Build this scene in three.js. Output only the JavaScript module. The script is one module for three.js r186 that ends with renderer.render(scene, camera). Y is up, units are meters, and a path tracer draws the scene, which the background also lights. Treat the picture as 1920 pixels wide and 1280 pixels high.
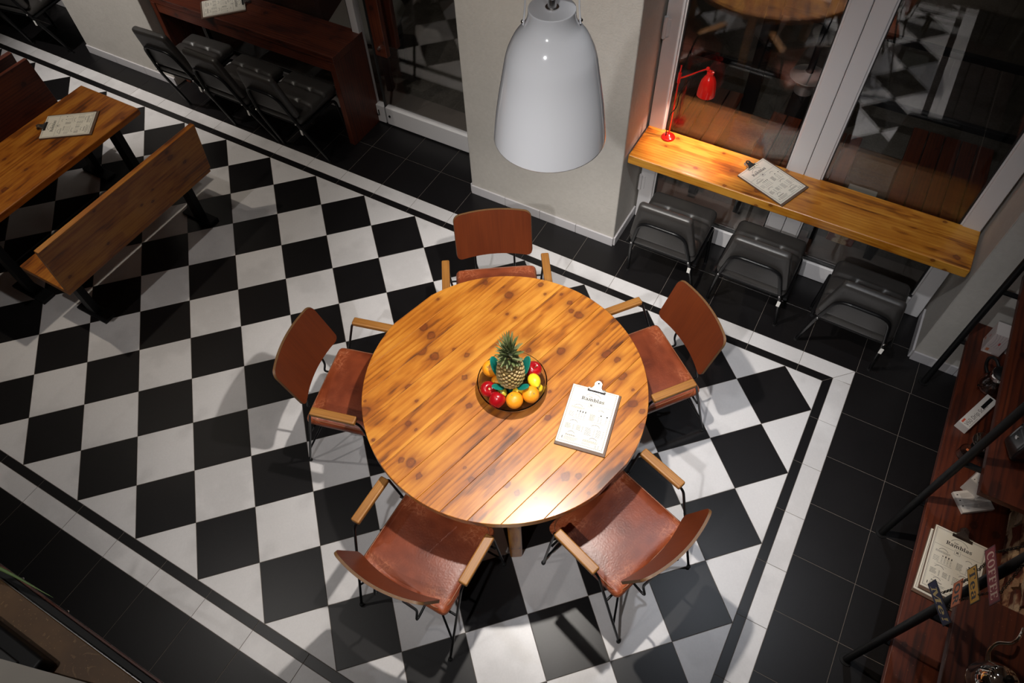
import * as THREE from 'three';
import { mergeGeometries, mergeVertices } from 'three/addons/utils/BufferGeometryUtils.js';
import { RoundedBoxGeometry } from 'three/addons/geometries/RoundedBoxGeometry.js';

// ---------------------------------------------------------------- camera, light, exposure
const scene = new THREE.Scene();
scene.background = new THREE.Color().setRGB(0.0025, 0.003, 0.0045);      // night sky
const camera = new THREE.PerspectiveCamera(51.105, 1.5, 0.05, 60);
camera.position.set(-0.41923, 3.53826, 2.68083);
camera.up.set(-0.38879, 0.56732, -0.72594);
camera.lookAt(-0.41923 - 0.29764, 3.53826 - 0.82302, 2.68083 - 0.48378);
scene.add(camera);
const renderer = new THREE.WebGLRenderer({ antialias: true });
renderer.toneMapping = THREE.LinearToneMapping;
renderer.toneMappingExposure = 0.31;
renderer.shadowMap.enabled = true;
// [x, y, z, target x, target y, target z, candela, half angle in degrees, penumbra, colour]
const CEILING_SPOTS = [
  [-0.75, 4.1, 3.7, -1.0, 1.4, 1.5, 75, 25, 0.8, [1.0, 0.985, 0.985]],
  [-0.6, 4.1, 1.6, -0.6, 0.4, -0.3, 38, 27, 0.8, [0.95, 0.97, 1.0]],
  [-2.1, 4.1, 1.6, -2.0, 0.9, -0.4, 66, 26, 0.9, [1.0, 0.96, 0.9]],
  [-3.4, 4.1, 2.6, -3.2, 0, 1.6, 24, 36, 0.9, [1.0, 0.95, 0.9]],
  [-4.6, 4.1, 1.6, -4.5, 0, 1.2, 34, 30, 0.9, [1.0, 0.89, 0.74]],
  [-6.0, 4.1, 1.5, -5.9, 0.7, -0.3, 130, 22, 0.9, [1.0, 0.95, 0.9]],
  [0.1, 4.1, 0.1, -0.5, 0, 1.25, 24, 22, 0.9, [0.84, 0.9, 1.0]],
  [-4.4, 4.1, 1.3, -4.4, 0.7, -0.5, 16, 24, 0.9, [1.0, 0.93, 0.85]],
  [-0.55, 4.1, 1.1, 0.72, 0.5, 0.95, 26, 14, 0.9, [1.0, 0.84, 0.66]],
  [-2.4, 4.1, 3.4, -2.2, 0, 2.4, 18, 34, 0.9, [1.0, 0.96, 0.92]],
];
const PENDANT = { x: -1.118, y: 2.272, z: 1.3, candela: 40, color: [1.0, 0.94, 0.87] };
const DESK_LAMP = { candela: 5, color: [1.0, 0.56, 0.42] };

// ---------------------------------------------------------------- helpers
function rng(seed) { let a = seed >>> 0; return () => { a = (a + 0x6d2b79f5) | 0; let t = Math.imul(a ^ (a >>> 15), 1 | a); t = (t + Math.imul(t ^ (t >>> 7), 61 | t)) ^ t; return ((t ^ (t >>> 14)) >>> 0) / 4294967296; }; }
const R = rng(71);
const V3 = (x, y, z) => new THREE.Vector3(x, y, z);
const taken = new Map();
function numbered(name) { const n = taken.get(name) ?? 0; taken.set(name, n + 1); return n ? `${name}_${String(n).padStart(3, '0')}` : name; }
function thing(name, label, category, pos = [0, 0, 0], turn = 0, group) {
  const o = new THREE.Group(); o.name = numbered(name); o.position.set(...pos); o.rotation.y = turn;
  o.userData = { label, category }; if (group) o.userData.group = group;
  scene.add(o); return o;
}
function part(parent, name, geo, mat, label) {
  const g = Array.isArray(geo) ? merge(geo) : geo;
  const m = new THREE.Mesh(g, mat); m.name = name; m.castShadow = m.receiveShadow = true;
  if (label) m.userData.label = label;
  parent.add(m); return m;
}
function structure(name, label) {
  const o = new THREE.Group(); o.name = numbered(name); o.userData = { kind: 'structure', label, category: 'structure' };
  delete o.userData.category; scene.add(o); return o;
}
function structMesh(name, label, geo, mat) {
  const g = Array.isArray(geo) ? merge(geo) : geo;
  const m = new THREE.Mesh(g, mat); m.name = numbered(name); m.userData = { kind: 'structure', label }; m.castShadow = m.receiveShadow = true; scene.add(m); return m;
}
function copyOf(o, pos, turn, label, group) {
  const c = o.clone(); c.name = numbered(o.name); c.userData = { ...o.userData }; scene.add(c);
  c.position.set(...pos); c.rotation.set(0, turn, 0); if (label) c.userData.label = label; if (group) c.userData.group = group; return c;
}
function plain(g) { const n = g.index ? g.toNonIndexed() : g; for (const k of Object.keys(n.attributes)) if (!['position', 'normal', 'uv'].includes(k)) n.deleteAttribute(k); if (!n.attributes.uv) n.setAttribute('uv', new THREE.BufferAttribute(new Float32Array(n.attributes.position.count * 2), 2)); return n; }
function merge(list) { return list.length === 1 ? list[0] : mergeGeometries(list.map(plain)); }
// box with rounded edges; b = bevel radius
function box(w, h, d, x = 0, y = 0, z = 0, b = 0.002) {
  const g = b > 0 ? new RoundedBoxGeometry(w, h, d, 1, Math.min(b, w / 2.01, h / 2.01, d / 2.01)) : new THREE.BoxGeometry(w, h, d);
  g.translate(x, y, z); return g;
}
function cyl(r0, r1, h, x = 0, y = 0, z = 0, n = 20) { const g = new THREE.CylinderGeometry(r1, r0, h, n); g.translate(x, y + h / 2, z); return g; }
function lathe(pts, n = 40) { return new THREE.LatheGeometry(pts.map(([r, y]) => new THREE.Vector2(Math.max(r, 0.00001), y)), n); }
function sphere(r, x = 0, y = 0, z = 0, w = 20, h = 14) { const g = new THREE.SphereGeometry(r, w, h); g.translate(x, y, z); return g; }
// polyline with rounded corners -> swept round rod
function fillet(pts, rad, n = 6) {
  const out = [pts[0]];
  for (let i = 1; i < pts.length - 1; i++) {
    const p = pts[i], a = pts[i - 1].clone().sub(p), c = pts[i + 1].clone().sub(p);
    const r = Math.min(rad, a.length() * 0.49, c.length() * 0.49);
    const s = p.clone().addScaledVector(a.normalize(), r), e = p.clone().addScaledVector(c.normalize(), r);
    for (let k = 0; k <= n; k++) { const t = k / n; out.push(s.clone().multiplyScalar((1 - t) ** 2).addScaledVector(p, 2 * t * (1 - t)).addScaledVector(e, t * t)); }
  }
  out.push(pts[pts.length - 1]); return out;
}
function rod(pts, r, { rad = 0, sides = 8, closed = false, caps = true, squash = 1 } = {}) {
  let P = pts.map((p) => (Array.isArray(p) ? V3(...p) : p));
  if (rad) P = fillet(P, rad);
  const n = P.length, pos = [], nor = [], uv = [], idx = [];
  let N = null; let len = 0;
  for (let i = 0; i < n; i++) {
    const a = closed ? P[(i + n - 1) % n] : P[Math.max(i - 1, 0)], b = closed ? P[(i + 1) % n] : P[Math.min(i + 1, n - 1)];
    const T = b.clone().sub(a).normalize();
    if (!N) { N = Math.abs(T.y) < 0.9 ? V3(0, 1, 0) : V3(1, 0, 0); }
    N = N.clone().addScaledVector(T, -N.dot(T)).normalize();
    const B = T.clone().cross(N);
    if (i) len += P[i].distanceTo(P[i - 1]);
    const rr = typeof r === 'function' ? r(i / (n - 1)) : r;
    for (let k = 0; k <= sides; k++) {
      const t = (k / sides) * Math.PI * 2, c = Math.cos(t), s = Math.sin(t);
      const d = N.clone().multiplyScalar(c).addScaledVector(B, s * squash);
      pos.push(P[i].x + d.x * rr, P[i].y + d.y * rr, P[i].z + d.z * rr); const nn = d.normalize(); nor.push(nn.x, nn.y, nn.z); uv.push(len, k / sides * 0.05);
    }
  }
  const w = sides + 1, m = closed ? n : n - 1;
  for (let i = 0; i < m; i++) for (let k = 0; k < sides; k++) { const a = i * w + k, b = ((i + 1) % n) * w + k; idx.push(a, a + 1, b, b, a + 1, b + 1); }
  if (!closed && caps) for (const e of [0, n - 1]) {
    const q = P[e], o = pos.length / 3, T = (e ? P[n - 1].clone().sub(P[n - 2]) : P[0].clone().sub(P[1])).normalize();
    pos.push(q.x, q.y, q.z); nor.push(T.x, T.y, T.z); uv.push(0, 0);
    for (let k = 0; k <= sides; k++) { pos.push(...pos.slice((e * w + k) * 3, (e * w + k) * 3 + 3)); nor.push(T.x, T.y, T.z); uv.push(0, 0); }
    for (let k = 1; k <= sides; k++) e ? idx.push(o, o + k, o + k + 1) : idx.push(o, o + k + 1, o + k);
  }
  const g = new THREE.BufferGeometry();
  g.setAttribute('position', new THREE.Float32BufferAttribute(pos, 3)); g.setAttribute('normal', new THREE.Float32BufferAttribute(nor, 3)); g.setAttribute('uv', new THREE.Float32BufferAttribute(uv, 2)); g.setIndex(idx);
  return g;
}
// uv in metres: u runs with the grain axis
function grain(g, axis, lu, lv, ou = 0, ov = 0) {
  g = plain(g); const p = g.attributes.position, n = g.attributes.normal, uv = g.attributes.uv;
  const A = { x: 0, y: 1, z: 2 }[axis], O = [0, 1, 2].filter((k) => k !== A);
  for (let i = 0; i < p.count; i++) {
    const P = [p.getX(i), p.getY(i), p.getZ(i)], N = [n.getX(i), n.getY(i), n.getZ(i)].map(Math.abs);
    let u = P[A], v;
    if (N[A] > N[O[0]] && N[A] > N[O[1]]) { u = P[O[0]] * 0.25; v = P[O[1]]; } else v = N[O[0]] > N[O[1]] ? P[O[1]] : P[O[0]] + 0.37;
    uv.setXY(i, u / lu + ou, v / lv + ov);
  }
  return g;
}
// prism over a convex polygon [[x, z] ...] with a bevelled top edge; y from -t to 0; uv in metres
function slab(poly, t, { inset = 0, bevel = 0.0015, lu = 1, lv = 1, ou = 0, ov = 0 } = {}) {
  let area = 0; for (let i = 0; i < poly.length; i++) { const a = poly[i], b = poly[(i + 1) % poly.length]; area += a[0] * b[1] - b[0] * a[1]; }
  const P = area < 0 ? poly.slice() : poly.slice().reverse();       // clockwise in x,z -> counter-clockwise seen from above
  const off = (d) => P.map((p, i) => {
    const a = P[(i + P.length - 1) % P.length], c = P[(i + 1) % P.length];
    const e1 = [p[0] - a[0], p[1] - a[1]], e2 = [c[0] - p[0], c[1] - p[1]], l1 = Math.hypot(...e1), l2 = Math.hypot(...e2);
    const n1 = [e1[1] / l1, -e1[0] / l1].map((v) => -v), n2 = [e2[1] / l2, -e2[0] / l2].map((v) => -v);
    const k = 1 + n1[0] * n2[0] + n1[1] * n2[1];
    return [p[0] - ((n1[0] + n2[0]) / k) * d, p[1] - ((n1[1] + n2[1]) / k) * d];
  });
  const A = off(inset + bevel), B = off(inset), pos = [], uv = [];
  const put = (x, y, z) => { pos.push(x, y, z); uv.push(x / lu + ou, (z + y) / lv + ov); };
  const n = P.length;
  for (let i = 1; i < n - 1; i++) { put(A[0][0], 0, A[0][1]); put(A[i][0], 0, A[i][1]); put(A[i + 1][0], 0, A[i + 1][1]); }
  const ring = (U, yu, L, yl) => { for (let i = 0; i < n; i++) { const j = (i + 1) % n; put(U[i][0], yu, U[i][1]); put(L[i][0], yl, L[i][1]); put(L[j][0], yl, L[j][1]); put(U[i][0], yu, U[i][1]); put(L[j][0], yl, L[j][1]); put(U[j][0], yu, U[j][1]); } };
  ring(A, 0, B, -bevel); ring(B, -bevel, B, -t);
  for (let i = 1; i < n - 1; i++) { put(B[0][0], -t, B[0][1]); put(B[i + 1][0], -t, B[i + 1][1]); put(B[i][0], -t, B[i][1]); }
  const g = new THREE.BufferGeometry(); g.setAttribute('position', new THREE.Float32BufferAttribute(pos, 3)); g.setAttribute('uv', new THREE.Float32BufferAttribute(uv, 2)); g.computeVertexNormals();
  return g;
}
// padded cushion: rounded block w x t x d, origin at its centre, with a surface function added on top
function cushion(w, t, d, r, top = () => 0, nx = 22, nz = 22, taper = 0) {
  const g0 = new THREE.BoxGeometry(w, t, d, nx, 6, nz); let g = g0; g.deleteAttribute('normal'); g.deleteAttribute('uv'); g = mergeVertices(g, 1e-5);
  const p = g.attributes.position; const hx = w / 2 - r, hy = Math.max(t / 2 - r, 0), hz = d / 2 - r;
  for (let i = 0; i < p.count; i++) {
    let x = p.getX(i), y = p.getY(i), z = p.getZ(i); const isTop = y > t / 2 - 1e-4;
    const cx = Math.max(-hx, Math.min(hx, x)), cy = Math.max(-hy, Math.min(hy, y)), cz = Math.max(-hz, Math.min(hz, z));
    const v = V3(x - cx, y - cy, z - cz); const L = v.length(); if (L > 1e-6) { const rr = Math.min(r, t / 2); v.multiplyScalar(rr / L); v.x *= r / rr; v.z *= r / rr; x = cx + v.x; y = cy + v.y; z = cz + v.z; }
    if (isTop) y += top(x / (w / 2), z / (d / 2), x, z);
    x *= 1 - taper * (0.5 - z / d);
    p.setXYZ(i, x, y, z);
  }
  const uv = new Float32Array(p.count * 2); for (let i = 0; i < p.count; i++) { uv[2 * i] = p.getX(i) + p.getY(i) * 0.3; uv[2 * i + 1] = p.getZ(i) + p.getY(i) * 0.7; }
  g.setAttribute('uv', new THREE.BufferAttribute(uv, 2)); g.computeVertexNormals(); return g;
}

// ---------------------------------------------------------------- noise and textures
const hash = (x, y, s) => { let h = Math.imul(x | 0, 374761393) ^ Math.imul(y | 0, 668265263) ^ Math.imul(s | 0, 1274126177); h = Math.imul(h ^ (h >>> 13), 1274126177); return ((h ^ (h >>> 16)) >>> 0) / 4294967296; };
function noise(x, y, s = 1) { const xi = Math.floor(x), yi = Math.floor(y); let fx = x - xi, fy = y - yi; fx = fx * fx * (3 - 2 * fx); fy = fy * fy * (3 - 2 * fy); const a = hash(xi, yi, s), b = hash(xi + 1, yi, s), c = hash(xi, yi + 1, s), d = hash(xi + 1, yi + 1, s); return a + (b - a) * fx + (c - a) * fy + (a - b - c + d) * fx * fy; }
const fbm = (x, y, s = 1, o = 4) => { let v = 0, a = 0.5, t = 0; for (let i = 0; i < o; i++) { v += a * noise(x, y, s + i * 17); t += a; a *= 0.5; x *= 2.03; y *= 2.03; } return v / t; };
const clamp = (v) => Math.max(0, Math.min(1, v));
const smooth = (a, b, v) => { const t = clamp((v - a) / (b - a)); return t * t * (3 - 2 * t); };
const mix3 = (a, b, t) => [a[0] + (b[0] - a[0]) * t, a[1] + (b[1] - a[1]) * t, a[2] + (b[2] - a[2]) * t];
function dataTexture(w, h, f, srgb = true, wrap = THREE.MirroredRepeatWrapping) {
  const d = new Uint8Array(w * h * 4);
  for (let j = 0; j < h; j++) for (let i = 0; i < w; i++) { const c = f((i + 0.5) / w, (j + 0.5) / h), o = (j * w + i) * 4; const a = Array.isArray(c) ? c : [c, c, c]; d[o] = clamp(a[0]) * 255; d[o + 1] = clamp(a[1]) * 255; d[o + 2] = clamp(a[2]) * 255; d[o + 3] = 255; }
  const t = new THREE.DataTexture(d, w, h, THREE.RGBAFormat); t.wrapS = t.wrapT = wrap; t.magFilter = THREE.LinearFilter; t.minFilter = THREE.LinearFilter; if (srgb) t.colorSpace = THREE.SRGBColorSpace; t.needsUpdate = true; return t;
}
// wood board colour: u metres with the grain, v metres across; boards of width bw from offset b0
function woodTexture(w, h, lu, lv, o) {
  const kn = o.knots, planks = new Map();
  const plank = (v) => { const k = Math.floor((v - o.b0) / o.bw); if (!planks.has(k)) { const r = rng(o.seed * 131 + k * 977 + 5); planks.set(k, { c: (r() - 0.5) * o.bw * 1.4, f: 22 + r() * 30, cur: (r() - 0.5) * 0.05, uc: (r() - 0.5) * lu, tone: r(), s: Math.floor(r() * 900), mid: o.b0 + (k + 0.5) * o.bw, k }); } return planks.get(k); };
  return dataTexture(w, h, (s, t) => {
    const u = (s - 0.5) * lu, v = (t - 0.5) * lv, P = plank(v);
    let q = v - P.mid - P.c + P.cur * (u - P.uc) ** 2 + (fbm(u * 1.6, v * 9, P.s, 3) - 0.5) * 0.035;
    let dark = 0, core = 0, ring = 0, glow = 0;
    for (const [ku, kv, kr] of kn) {
      const dx = u - ku, dy = v - kv; if (Math.abs(dx) > kr * 9 || Math.abs(dy) > kr * 5) continue;
      if (plank(kv) !== P) continue;
      q += Math.sign(dy || 1) * kr * 0.9 * Math.exp(-((dx / (kr * 2.6)) ** 2) - (dy / (kr * 1.7)) ** 2);
      const wob = 1 + (noise(Math.atan2(dy, dx) * 1.4 + ku * 50, kv * 40, 3) - 0.5) * 0.5;
      const e = Math.hypot(dx / (kr * 1.2), dy / kr) * wob;
      core = Math.max(core, smooth(1.12, 0.78, e)); ring = Math.max(ring, Math.exp(-(((e - 1.02) / 0.2) ** 2)) * (0.35 + 0.65 * noise(Math.atan2(dy, dx) * 2 + 9, ku * 90, 7)));
      glow = Math.max(glow, Math.exp(-((dx / (kr * 3.2)) ** 2) - (dy / (kr * 1.9)) ** 2)); dark = Math.max(dark, smooth(1, 0, e));
    }
    const ph = q * P.f; let b = ph - Math.floor(ph); b = b < 0.78 ? b / 0.78 : (1 - b) / 0.22; b = b * b;
    const fibre = noise(u * 14, v * 900, P.s + 3) * 0.6 + noise(u * 45, v * 2100, P.s + 5) * 0.4;
    const blotch = fbm(u * 5.5, v * 13, P.s + 9, 4), wide = fbm(u * 2.2 + 7, v * 5, o.seed + 40, 3);
    const streak = fbm(u * 2.4, v * 75, P.s + 21, 3), smear = smooth(0.56, 0.74, fbm(u * 6 + 11, v * 17, P.s + 31, 3)); let k = o.grain * b * (0.25 + 1.1 * noise(u * 3, v * 24, P.s + 2)) + 0.26 * (fibre - 0.5) + 0.42 * (streak - 0.5) + 0.6 * (blotch - 0.5) * o.blotch + 0.3 * smear + 0.4 * (wide - 0.5) + (P.tone - 0.5) * 0.22 + o.bias;
    let c = k < 0.5 ? mix3(o.light, o.mid, clamp(k * 2)) : mix3(o.mid, o.dark, clamp(k * 2 - 1));
    c = mix3(c, o.dark.map((x, i) => x * [1.25, 1.1, 1][i]), glow * 0.5 * (0.4 + 0.9 * noise(u * 30, v * 60, 77)));
    c = mix3(c, o.knot, core * (0.58 + 0.26 * Math.sin(dark * 18)));
    c = mix3(c, o.knot.map((x) => x * 0.62), ring * 0.6);
    if (hash(Math.floor(u * 900), Math.floor(v * 1900), o.seed) > 0.9992) c = mix3(c, [0.95, 0.85, 0.7], 0.6);      // small scratches
    return c;
  });
}
const TABLE_KNOTS = [[0.360, -0.501, 0.011], [0.385, -0.357, 0.017], [0.124, -0.594, 0.006], [-0.039, -0.517, 0.017], [-0.045, -0.453, 0.017], [-0.136, -0.415, 0.017], [-0.112, -0.353, 0.017], [-0.205, -0.619, 0.006], [-0.307, -0.315, 0.011], [-0.023, -0.317, 0.006], [-0.095, -0.166, 0.011], [-0.090, -0.110, 0.006], [0.297, -0.282, 0.006], [-0.493, -0.399, 0.006], [-0.004, -0.247, 0.011], [0.402, -0.416, 0.006], [0.543, -0.290, 0.011], [0.514, -0.233, 0.006], [0.569, -0.173, 0.006], [0.560, -0.108, 0.011], [0.526, -0.069, 0.011], [0.534, -0.025, 0.017], [0.308, -0.237, 0.006], [0.217, -0.056, 0.011], [0.321, 0.056, 0.017], [0.469, 0.152, 0.006], [0.452, 0.220, 0.017], [0.464, 0.276, 0.011], [0.415, 0.350, 0.017], [0.316, 0.300, 0.011], [0.389, 0.431, 0.006], [0.333, 0.477, 0.017], [0.121, 0.168, 0.006], [-0.531, -0.359, 0.022], [-0.330, -0.230, 0.006], [-0.431, -0.170, 0.011], [-0.427, -0.123, 0.006], [-0.589, -0.218, 0.006], [-0.566, -0.056, 0.011], [-0.545, -0.020, 0.017], [-0.561, 0.053, 0.011], [-0.185, -0.042, 0.011], [-0.401, 0.164, 0.006], [-0.418, 0.227, 0.011], [-0.335, 0.261, 0.011], [-0.594, 0.236, 0.006], [-0.543, 0.346, 0.011], [-0.328, 0.346, 0.011], [-0.136, 0.175, 0.006], [0.017, 0.252, 0.011], [-0.327, 0.404, 0.011], [-0.290, 0.475, 0.006], [-0.133, 0.497, 0.017], [-0.092, 0.536, 0.011], [-0.121, 0.615, 0.006], [0.331, 0.529, 0.011], [0.275, 0.578, 0.011]];
const PINE = { light: [0.83, 0.585, 0.215], mid: [0.68, 0.405, 0.085], dark: [0.32, 0.16, 0.035], knot: [0.42, 0.2, 0.055] };
const tableTex = woodTexture(1280, 1280, 1.34, 1.34, { ...PINE, seed: 4, knots: TABLE_KNOTS, b0: 0.0145, bw: 0.109, grain: 0.26, blotch: 1.35, bias: 0.25 });
function randomKnots(n, lu, lv, seed) { const r = rng(seed), k = []; for (let i = 0; i < n; i++) k.push([(r() - 0.5) * lu, (r() - 0.5) * lv, 0.005 + r() * r() * 0.014]); return k; }
const pineTex = woodTexture(1400, 700, 1.8, 0.9, { ...PINE, seed: 9, knots: randomKnots(34, 1.75, 0.88, 21), b0: 0.02, bw: 0.145, grain: 0.24, blotch: 1.1, bias: 0.26 });
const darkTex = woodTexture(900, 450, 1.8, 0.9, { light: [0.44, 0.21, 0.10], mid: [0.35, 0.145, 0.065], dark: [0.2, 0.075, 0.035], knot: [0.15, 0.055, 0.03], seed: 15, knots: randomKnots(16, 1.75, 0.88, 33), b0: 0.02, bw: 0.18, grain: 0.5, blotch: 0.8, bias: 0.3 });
const oakTex = dataTexture(512, 256, (s, t) => { const u = s * 0.6, v = t * 0.1; const a = noise(u * 6, v * 420, 3), b = noise(u * 25, v * 1500, 5), c = fbm(u * 4, v * 50, 8, 3); return mix3([0.66, 0.46, 0.22], [0.43, 0.26, 0.095], clamp(0.45 * a + 0.25 * b + 0.6 * (c - 0.3))); });
const leatherTex = dataTexture(768, 768, (s, t) => {
  const x = s * 0.6, y = t * 0.6; let k = fbm(x * 7, y * 7, 5, 5);
  const wx = x + (fbm(x * 14, y * 14, 51, 3) - 0.5) * 0.09, wy = y + (fbm(x * 14, y * 14, 57, 3) - 0.5) * 0.09;
  const ridge = (f, g, sd, p) => Math.pow(1 - Math.abs(2 * noise(wx * f, wy * g, sd) - 1), p);
  const crease = Math.max(0.5 * ridge(60, 42, 11, 12), ridge(120, 85, 13, 8), 0.8 * ridge(210, 170, 17, 6));
  const m = smooth(0.36, 0.62, fbm(x * 9 + 3, y * 9, 19, 3));
  return mix3(mix3([0.34, 0.135, 0.065], [0.64, 0.315, 0.175], clamp(k * 1.9 - 0.45)), [0.84, 0.58, 0.44], crease * m * 0.62);
});
const leatherBump = dataTexture(512, 512, (s, t) => 0.5 * fbm(s * 40, t * 40, 23, 3) + 0.5 * noise(s * 190, t * 190, 29), false);
const whiteTileTex = dataTexture(512, 512, (s, t) => { const k = fbm(s * 5, t * 5, 3, 4), m = fbm(s * 2.2, t * 2.2, 13, 3), sp = noise(s * 170, t * 170, 7); const d = 0.05 * smooth(0.42, 0.68, k) + 0.06 * (m - 0.4) + 0.018 * (sp - 0.5); return [0.845 - d, 0.835 - d, 0.835 - d]; });
const blackTileTex = dataTexture(512, 512, (s, t) => { const k = fbm(s * 6, t * 6, 5, 4), sp = noise(s * 200, t * 200, 9); const d = 0.025 * (k - 0.4) + 0.014 * (sp - 0.5); return [0.082 + d, 0.076 + d, 0.08 + d]; });
const plasterTex = dataTexture(512, 512, (s, t) => { const k = fbm(s * 4, t * 4, 3, 5), sp = fbm(s * 70, t * 70, 7, 2); const d = 0.05 * (k - 0.5) + 0.03 * (sp - 0.5); return [0.75 + d, 0.73 + d, 0.70 + d]; });
const plasterBump = dataTexture(512, 512, (s, t) => 0.6 * fbm(s * 26, t * 26, 3, 4) + 0.4 * noise(s * 200, t * 200, 5), false);
const veneerTex = dataTexture(512, 512, (s, t) => { const u = s * 0.5, v = t * 0.5; const a = fbm(u * 30, v * 6, 3, 3), b = noise(u * 700, v * 16, 5); return mix3([0.41, 0.185, 0.075], [0.29, 0.115, 0.045], clamp(0.7 * a + 0.35 * b)); });
const plyTex = dataTexture(8, 64, (s, t) => { const k = Math.floor(t * 7); return k === 0 || k === 6 ? [0.22, 0.09, 0.05] : k % 2 ? [0.46, 0.34, 0.19] : [0.24, 0.13, 0.07]; }, true, THREE.ClampToEdgeWrapping);
const brickTex = dataTexture(256, 256, (s, t) => { const k = fbm(s * 7, t * 7, 3, 4), w = smooth(0.45, 0.6, fbm(s * 5 + 9, t * 5, 33, 4)), sp = noise(s * 90, t * 90, 7); return mix3(mix3([0.45, 0.2, 0.12], [0.3, 0.12, 0.08], k), [0.82, 0.74, 0.63], w * (0.75 + 0.25 * sp)); });
const streetTex = dataTexture(512, 512, (s, t) => { const k = fbm(s * 8, t * 8, 3, 4), sp = noise(s * 160, t * 160, 7); const d = 0.16 * (k - 0.5) + 0.06 * (sp - 0.5); return [0.36 + d, 0.34 + d, 0.31 + d]; });
const fleckTex = dataTexture(512, 256, (s, t) => { const k = fbm(s * 9, t * 5, 3, 5), f = noise(s * 220, t * 120, 7), l = noise(s * 60 + fbm(s * 8, t * 8, 4, 2) * 8, t * 14, 11); return mix3(mix3([0.3, 0.2, 0.1], [0.47, 0.34, 0.19], k), [0.74, 0.6, 0.42], f > 0.92 ? 0.5 : l > 0.86 ? 0.25 : 0); });

const M = (color, roughness = 0.6, metalness = 0, o = {}) => { const m = new THREE.MeshPhysicalMaterial({ roughness, metalness, ...o }); if (Array.isArray(color)) m.color.setRGB(...color); else m.color.set(color); return m; };
const mats = {
  tableTop: M(0xf0e6dc, 0.45, 0, { map: tableTex, clearcoat: 0.9, clearcoatRoughness: 0.29 }),
  pine: M(0xffffff, 0.36, 0, { map: pineTex, clearcoat: 0.35, clearcoatRoughness: 0.22 }),
  bench: M(0xd9c9b4, 0.45, 0, { map: pineTex, clearcoat: 0.15, clearcoatRoughness: 0.4 }),
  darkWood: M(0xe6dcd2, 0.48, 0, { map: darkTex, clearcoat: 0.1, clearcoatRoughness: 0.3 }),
  oak: M(0xffffff, 0.45, 0, { map: oakTex }),
  leather: M(0xffffff, 0.38, 0, { map: leatherTex, bumpMap: leatherBump, bumpScale: 0.0006, clearcoat: 0.12, clearcoatRoughness: 0.35 }),
  leatherDark: M([0.2, 0.07, 0.03], 0.45),
  veneer: M(0xffffff, 0.38, 0, { map: veneerTex, clearcoat: 0.1, clearcoatRoughness: 0.35 }),
  ply: M(0xffffff, 0.5, 0, { map: plyTex }),
  blackMetal: M([0.006, 0.006, 0.0065], 0.3, 0, { specularIntensity: 0.45 }),
  blackMatte: M([0.006, 0.006, 0.0065], 0.5, 0, { specularIntensity: 0.5 }),
  rubber: M([0.01, 0.01, 0.01], 0.8),
  whiteTile: M(0xffffff, 0.34, 0, { map: whiteTileTex }),
  blackTile: M(0xffffff, 0.36, 0, { map: blackTileTex, specularIntensity: 0.7 }),
  grout: M([0.17, 0.145, 0.125], 0.9),
  plaster: M(0xffffff, 0.85, 0, { map: plasterTex, bumpMap: plasterBump, bumpScale: 0.0012 }),
  ceiling: M([0.3, 0.28, 0.26], 0.9),
  rearWall: M([0.34, 0.29, 0.24], 0.9),
  skirting: M([0.55, 0.53, 0.54], 0.4),
  frame: M([0.72, 0.7, 0.7], 0.36),
  gasket: M([0.02, 0.02, 0.02], 0.6),
  glass: M([1, 1, 1], 0.0, 0, { transmission: 1, ior: 1.5, thickness: 0 }),
  clearGlass: M([1, 1, 1], 0.0, 0, { transmission: 1, ior: 1.48, thickness: 0.004 }),
  black: M([0.014, 0.013, 0.0125], 0.42, 0, { clearcoat: 0.1, clearcoatRoughness: 0.4 }),
  upholstery: M([0.036, 0.033, 0.031], 0.42, 0, { bumpMap: leatherBump, bumpScale: 0.0004, clearcoat: 0.15, clearcoatRoughness: 0.35 }),
  shade: M([0.83, 0.83, 0.85], 0.12, 0, { clearcoat: 0.6, clearcoatRoughness: 0.05 }),
  shadeInner: M([0.85, 0.84, 0.8], 0.6),
  red: M([0.62, 0.012, 0.008], 0.16, 0, { clearcoat: 0.7, clearcoatRoughness: 0.06 }),
  steel: M([0.72, 0.71, 0.7], 0.22, 1),
  brushed: M([0.62, 0.58, 0.54], 0.42, 0.85),
  chrome: M([0.85, 0.83, 0.8], 0.06, 1),
  board: M([0.12, 0.07, 0.045], 0.55),
  white: M([0.8, 0.78, 0.74], 0.6),
  mortar: M([0.1, 0.075, 0.06], 0.95),
};
const streetMat = M(0xffffff, 0.85, 0, { map: streetTex });

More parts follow.
